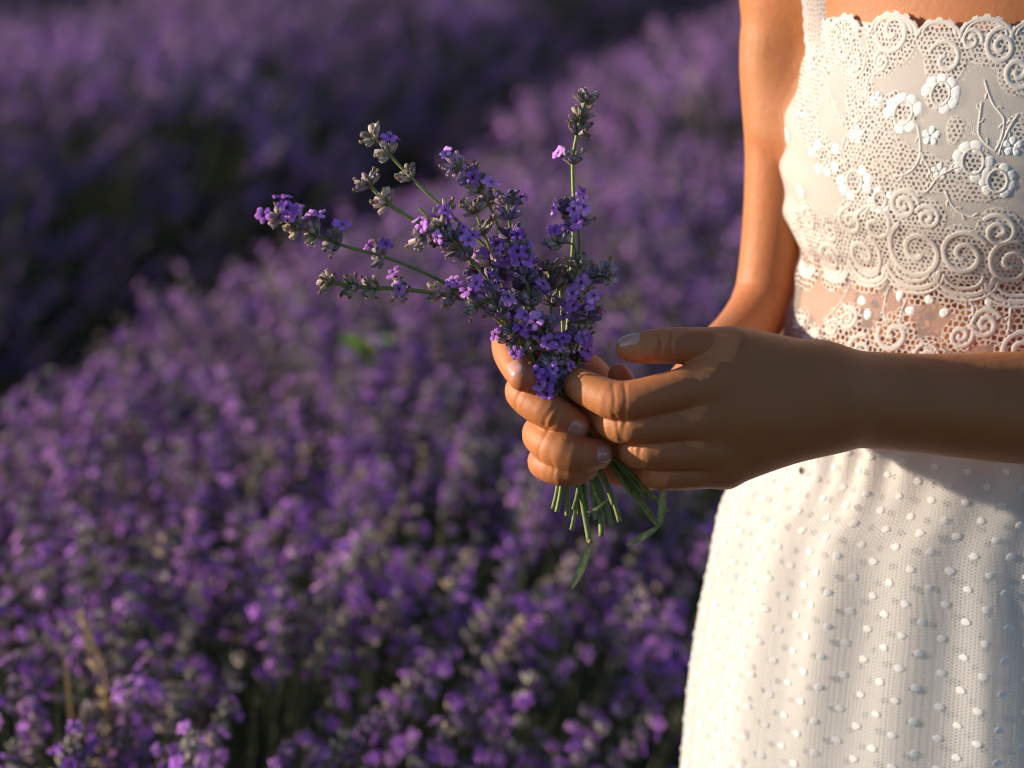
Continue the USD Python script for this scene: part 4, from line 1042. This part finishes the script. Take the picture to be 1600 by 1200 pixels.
G0, G1 = (888, 655, 12), (925, 700, 14)                 # where the stems are gripped
def grip(dx=0, dd=0): return [(900 + dx * .9, 735, 10 + dd * .8), (885 + dx, 672, 10 + dd), (868 + dx, 610, 6 + dd)]
SPR = [
 # label, stem cut end -> tip, whorls
 ('longest sprig reaching far left, violet flowers crowded at its tip', [(1022, 780, 12), (985, 738, 14), (935, 695, 14), (870, 600, 14), (800, 520, 8), (700, 445, -8), (612, 405, -20), (535, 383, -28), (440, 340, -36)],
  [(440, 338, -36, .8, 3, 1), (458, 366, -34, .8, 3, 3), (488, 368, -32, .8, 2, 3), (524, 379, -29, .8, 1, 1), (596, 396, -21, .8, 2, 0)]),
 ('low sprig reaching left with small brown dry whorls', [(1030, 822, 10), (975, 752, 14), (930, 690, 15), (868, 590, 12), (800, 510, 6), (720, 466, -2), (630, 452, -8), (560, 448, -12), (508, 438, -16)],
  [(516, 440, -16, .7, 0, 3), (552, 449, -13, .75, 0, 3), (588, 448, -11, .75, 0, 3), (630, 450, -8, .7, 2, 1), (684, 458, -5, .6, 0, 3), (706, 476, -3, .6, 2, 1)]),
 ('thin upper left sprig with widely spaced pale green whorls', [(968, 815, 14), (950, 760, 14), (915, 690, 16), (862, 580, 18), (790, 420, 18), (715, 345, 18), (650, 285, 16), (610, 243, 14), (580, 208, 12)],
  [(584, 214, 12, .7, 0, 4), (606, 240, 14, .7, 2, 4), (640, 275, 16, .75, 0, 4), (702, 326, 18, .7, 0, 4), (838, 528, 20, .7, 1, 1)]),
 ('upper left sprig ending in two close grey whorls', [(940, 838, 8), (935, 760, 10), (900, 690, 12), (850, 590, 10), (770, 450, 4), (700, 375, 0), (640, 340, -4), (600, 312, -6), (572, 282, -8)],
  [(578, 290, -8, .75, 0, 1), (606, 316, -6, .8, 0, 3), (676, 372, 0, .9, 1, 0), (704, 392, 2, .9, 1, 0), (742, 428, 3, .9, 2, 2)]),
 ('sprig with violet crowd of flowers left of the bunch centre', [(930, 812, 6), (925, 755, 8), (895, 690, 10), (848, 590, 2), (790, 480, -6), (740, 410, -12), (690, 360, -16), (655, 325, -18)],
  [(660, 372, -16, .8, 1, 1), (690, 352, -16, .8, 2, 3), (700, 372, -14, .9, 2, 0), (728, 398, -12, .9, 2, 0), (762, 446, -9, 1.0, 4, 2), (790, 486, -7, .9, 2, 0)]),
 ('sprig with drooping dark tip above the bunch centre', [(893, 828, 4), (900, 760, 8), (885, 690, 10), (858, 600, 8), (820, 480, 10), (785, 370, 16), (750, 295, 20), (708, 256, 24)],
  [(708, 264, 24, .9, 1, 0), (728, 280, 22, .7, 0, 2), (747, 296, 20, .7, 1, 1), (757, 318, 18, .7, 1, 1), (786, 384, 15, .7, 0, 2)]),
 ('short upright sprig with dark beaded whorls', [(870, 800, 6), (878, 752, 8), (880, 690, 10), (862, 600, 12), (830, 480, 8), (803, 390, 4), (792, 308, 2)],
  [(793, 316, 2, .75, 1, 2), (790, 342, 2, .8, 0, 2), (798, 368, 3, .8, 0, 2), (812, 408, 5, .8, 2, 0), (826, 446, 7, .8, 1, 2)]),
 ('small side sprig with open pale bracts and grey buds', [(886, 806, 8), (886, 752, 10), (884, 690, 12), (856, 590, 16), (800, 460, 14), (762, 380, 12), (740, 322, 12)],
  [(740, 326, 12, .7, 0, 4), (758, 362, 12, .5, 0, 4), (775, 402, 13, .8, 2, 1), (788, 434, 14, .8, 2, 0)]),
 ('tallest sprig, standing upright with grey tip and a bare gap', [(912, 846, 2), (905, 760, 8), (890, 690, 12), (884, 590, 20), (892, 440, 26), (897, 330, 30), (895, 260, 32), (905, 195, 32), (918, 150, 34)],
  [(917, 160, 34, .8, 0, 1), (906, 184, 33, .8, 0, 3), (902, 208, 32, .75, 0, 1), (896, 254, 32, .75, 1, 1)]),
 ('upright sprig with bright violet flowers right of the bunch centre', [(905, 802, 10), (900, 752, 12), (892, 690, 14), (884, 600, 16), (896, 460, 14), (906, 380, 12), (894, 322, 10)],
  [(893, 330, 10, .9, 3, 2), (892, 352, 11, .9, 2, 0), (874, 380, 12, .85, 4, 1), (890, 412, 13, .7, 0, 4)]),
 ('curved sprig leaning right, tip nodding over with grey buds', [(918, 806, 6), (912, 752, 10), (900, 690, 12), (892, 610, 8), (905, 560, 4), (917, 520, 0), (918, 470, -6), (925, 436, -10), (948, 428, -12)],
  [(946, 434, -12, .8, 0, 1), (926, 440, -10, .8, 1, 0), (912, 470, -6, .8, 3, 3), (926, 494, -3, .85, 4, 2)]),
 ('straight sprig with dry whorl in the middle of the bunch', [(864, 795, 8), (873, 750, 10), (878, 690, 12), (868, 600, 14), (862, 500, 18), (858, 415, 20)],
  [(858, 424, 20, .8, 0, 3), (862, 448, 19, .8, 1, 1), (866, 474, 18, .7, 1, 0)]),
 ('thin straight sprig behind the upright violet one', [(958, 788, 14), (940, 740, 14), (908, 680, 16), (884, 590, 22), (878, 490, 26), (874, 430, 28)],
  [(875, 436, 28, .7, 0, 3), (884, 452, 27, .7, 0, 1), (898, 440, 26, .6, 0, 4)]),
 ('sprig with violet flowers close above the left fingers', [(938, 790, 6), (920, 742, 6), (888, 680, 4), (848, 590, -8), (815, 530, -14), (782, 490, -16), (760, 455, -16)],
  [(764, 462, -16, .9, 3, 2), (742, 480, -15, .7, 1, 1), (776, 488, -16, .85, 2, 0), (800, 516, -15, .9, 1, 3)]),
 ('low sprig hanging over the index finger with violet flowers', [(948, 800, 10), (925, 745, 8), (888, 685, 2), (850, 610, -12), (826, 560, -18), (798, 528, -20)],
  [(800, 534, -20, .8, 2, 0), (818, 552, -19, .85, 2, 3), (838, 582, -17, .85, 2, 2), (780, 526, -18, .5, 1, 1)]),
 ('sprig with mixed whorls in the heart of the bunch', [(1008, 776, 14), (965, 725, 14), (915, 672, 14), (868, 600, 4), (845, 520, -6), (822, 440, -10), (806, 386, -12)],
  [(808, 392, -12, .9, 2, 1), (800, 412, -11, .9, 1, 0), (820, 436, -10, 1.0, 3, 2), (834, 470, -9, .9, 1, 0), (846, 512, -6, .9, 1, 2)]),
 ('sprig with violet whorls low in front of the bunch', [(985, 770, 10), (950, 720, 12), (908, 670, 10), (876, 612, -4), (862, 560, -12), (850, 500, -14)],
  [(852, 508, -14, .9, 2, 2), (866, 538, -13, .9, 1, 0), (852, 566, -12, .9, 1, 1), (868, 596, -9, .9, 2, 2)]),
 ('short sprig with deep violet flowers at the right of the bunch', [(1000, 772, 16), (960, 722, 16), (912, 668, 16), (890, 610, 10), (900, 560, 6), (906, 490, 2)],
  [(905, 500, 2, .85, 3, 2), (892, 528, 5, .85, 3, 0), (904, 556, 7, .7, 2, 2), (884, 580, 8, .8, 1, 0)]),
 ('short sprig of dry grey whorls behind the fingertips', [(1045, 800, 14), (980, 735, 14), (925, 680, 14), (884, 618, 2), (872, 580, -4), (868, 545, -8)],
  [(868, 552, -8, .9, 0, 3), (850, 546, -7, .8, 1, 1), (880, 566, -4, .8, 0, 1), (862, 616, -4, .8, 1, 2), (846, 600, -10, .8, 2, 2)]),
 ('sprig lowest in the bunch, touching the middle finger', [(896, 795, 2), (905, 740, 8), (890, 680, 6), (862, 630, -8), (850, 605, -14)],
  [(850, 610, -15, .7, 3, 2), (872, 618, -10, .7, 0, 1), (858, 628, -12, .6, 1, 0)]),
 ('sprig with brown and violet whorls filling the bunch middle', [(955, 822, 8), (935, 752, 10), (905, 690, 12), (862, 600, 8), (820, 520, 4), (790, 455, 0), (765, 405, -2)],
  [(768, 412, -2, .9, 1, 3), (778, 434, -1, .9, 1, 0), (800, 474, 2, .9, 1, 3), (818, 508, 4, .9, 1, 0)]),
]
for i, (lab, st, wh) in enumerate(SPR):
    st = [(x, y, max(d, -7 if y > 500 else -40)) for x, y, d in st]; wh = [(x, y, max(d, -7 if y > 500 else -40), s_, b_, t_) for x, y, d, s_, b_, t_ in wh]
    kw = {}
    if i == 8: kw = dict(leaves=[([(921, 852, 0), (908, 888, -4), (893, 920, -8)], .0040)], nodes=[(922, 846, 0, .0013)])
    if i == 1: kw = dict(leaves=[([(1028, 824, 10), (1005, 838, 6), (978, 852, 2)], .0036), ([(1030, 822, 10), (1034, 796, 6), (1036, 752, 6)], .0042)])
    if i == 4: kw = dict(leaves=[([(918, 800, 4), (934, 794, 0), (950, 778, -3)], .0018)])
    if i == 8: st = [(921, 846, 2)] + st[1:]
    sprig(lab, st, wh, 300 + i, .0015 if i in (8, 3, 1) else .00115, **kw)

# ------------------------------------------------------------------ small things
# dry grass ear in the lavender at the lower left
gb = W(150, 1190, .47); gt = thing('dry_grass', 'dry straw coloured grass ear among the lavender at lower left', 'dry grass', gb)
M_STRAW = leafy('dry_straw', 0.7, 0.2, 0.25)
S = Soup(); c = curve(np.array([W(150, 1300, .48), W(172, 1120, .47), W(160, 1040, .46), W(140, 990, .45), W(126, 958, .44)]) - gb, 20); v, f = tube(c, np.linspace(.0011, .0007, 20), 6); S.add(v, f, (.42, .30, .14)); part(gt, 'stem', S.get(), M_STRAW, tint=S.tint(), smooth=True)
S = Soup(); rr = np.random.default_rng(9)
for k in range(46):
    t = rr.uniform(0, 1); p = c[-1] * (1 - t) + c[9] * t; d = (c[-1] - c[9]) / np.linalg.norm(c[-1] - c[9]) + rr.normal(0, .35, 3)
    v, f = lathe_along(p, d, np.array([0, .002, .006, .009]), np.array([.0003, .0011, .0008, .0001]), 5); S.add(v, f, np.array((.58, .44, .24)) * rr.uniform(.7, 1.2))
part(gt, 'seed_head', S.get(), M_STRAW, tint=S.tint())
for k, (x, y) in enumerate(((100, 1010), (180, 1050))):
    S = Soup(); leaf_blade(S, np.array([W(x + 20, 1180, .47), W(x + 6, 1090, .46), W(x, y, .45)]) - gb, .0017, np.array((.40, .28, .12)), 9); part(gt, 'blade', S.get(), M_STRAW, tint=S.tint())
# green weed far back in the row
wb_ = W(575, 540, 1.35); wt = thing('green_weed', 'blurred bright green weed leaves poking out of the lavender row', 'weed', wb_)
rr = np.random.default_rng(4)
S = Soup(); v, f = tube(np.array([[0, 0, -.25], [.003, 0, -.1], [0, 0, .01]]), .0018, 6); S.add(v, f, (.12, .22, .03)); part(wt, 'stem', S.get(), M_STEM, tint=S.tint())
for k in range(9):
    a = rr.uniform(0, 6.28); o = np.array([math.cos(a), math.sin(a) - .3, .4])
    S = Soup(); leaf_blade(S, [np.array([0, 0, -.02]), o * .013, o * .030 + [0, 0, -.004]], .006, np.array((.13, .23, .04)) * rr.uniform(.8, 1.2), 7); part(wt, 'leaf', S.get(), M_LEAF, tint=S.tint(), smooth=True)
# small dark insect sitting on the skirt
dirn = FWD + (1254 - 800) / FPX * RIGHT + (600 - 736) / FPX * UP
t_ = 1.38
best = None
for th in np.linspace(-1.5, 0, 700):
    z_ = None
    for z in np.linspace(ZS - .06, ZS, 60):
        x, y = screen(skirt_point(th, z, 1)); e = (x - 1254) ** 2 + (y - 736) ** 2
        if best is None or e < best[0]: best = (e, th, z)
ip = skirt_point(best[1], best[2], 1); io = np.array([ip[0] - XC, ip[1] - YC, 0]); io /= np.linalg.norm(io); ip = ip + io * .0012
M_BUG = mat('insect_shell', {'p': ('principled_bsdf', {'base_color': (.012, .011, .012), 'roughness': .35})}, [], 'p.BSDF')
M_WING = mat('insect_wing', {'p': ('principled_bsdf', {'base_color': (.32, .30, .30), 'roughness': .4})}, [], 'p.BSDF')
it = thing('insect', 'tiny black insect sitting on the white skirt below the wrist', 'insect', ip)
ax_ = np.array([.93, 0, .36]); ax_ -= io * (ax_ @ io); ax_ /= np.linalg.norm(ax_); sd_ = np.cross(ax_, io)
def ell(c, a, b, h): 
    m = trimesh.creation.icosphere(2); v = np.array(m.vertices); return c + v[:, :1] * a * ax_ + v[:, 1:2] * b * sd_ + v[:, 2:] * h * io, np.array(m.faces)
part(it, 'abdomen', ell(-ax_ * .0006, .0017, .0011, .0009), M_BUG, smooth=True)
part(it, 'head', ell(ax_ * .0015, .0007, .0007, .0006), M_BUG, smooth=True)
for s_ in (-1, 1):
    part(it, 'wing', ell(-ax_ * .0006 + sd_ * s_ * .0006 + io * .0008, .0012, .0003, .00012), M_WING, smooth=True)
    for k in (-1, 0, 1): part(it, 'leg', tube(np.array([ax_ * .0005 * k, ax_ * .0008 * k + sd_ * s_ * .0014 + io * .0004, ax_ * .0011 * k + sd_ * s_ * .0021 - io * .0009]), .00014, 5), M_BUG)

# ------------------------------------------------------------------ ground
gv_ = np.array([[-150, -60, 0], [150, -60, 0], [150, 400, 0], [-150, 400, 0]], float)
g_ = usdkit.mesh(stage, '/World/ground', (gv_, np.array([[0, 1, 2], [0, 2, 3]])), M_SOIL)
tag(g_, kind='structure')
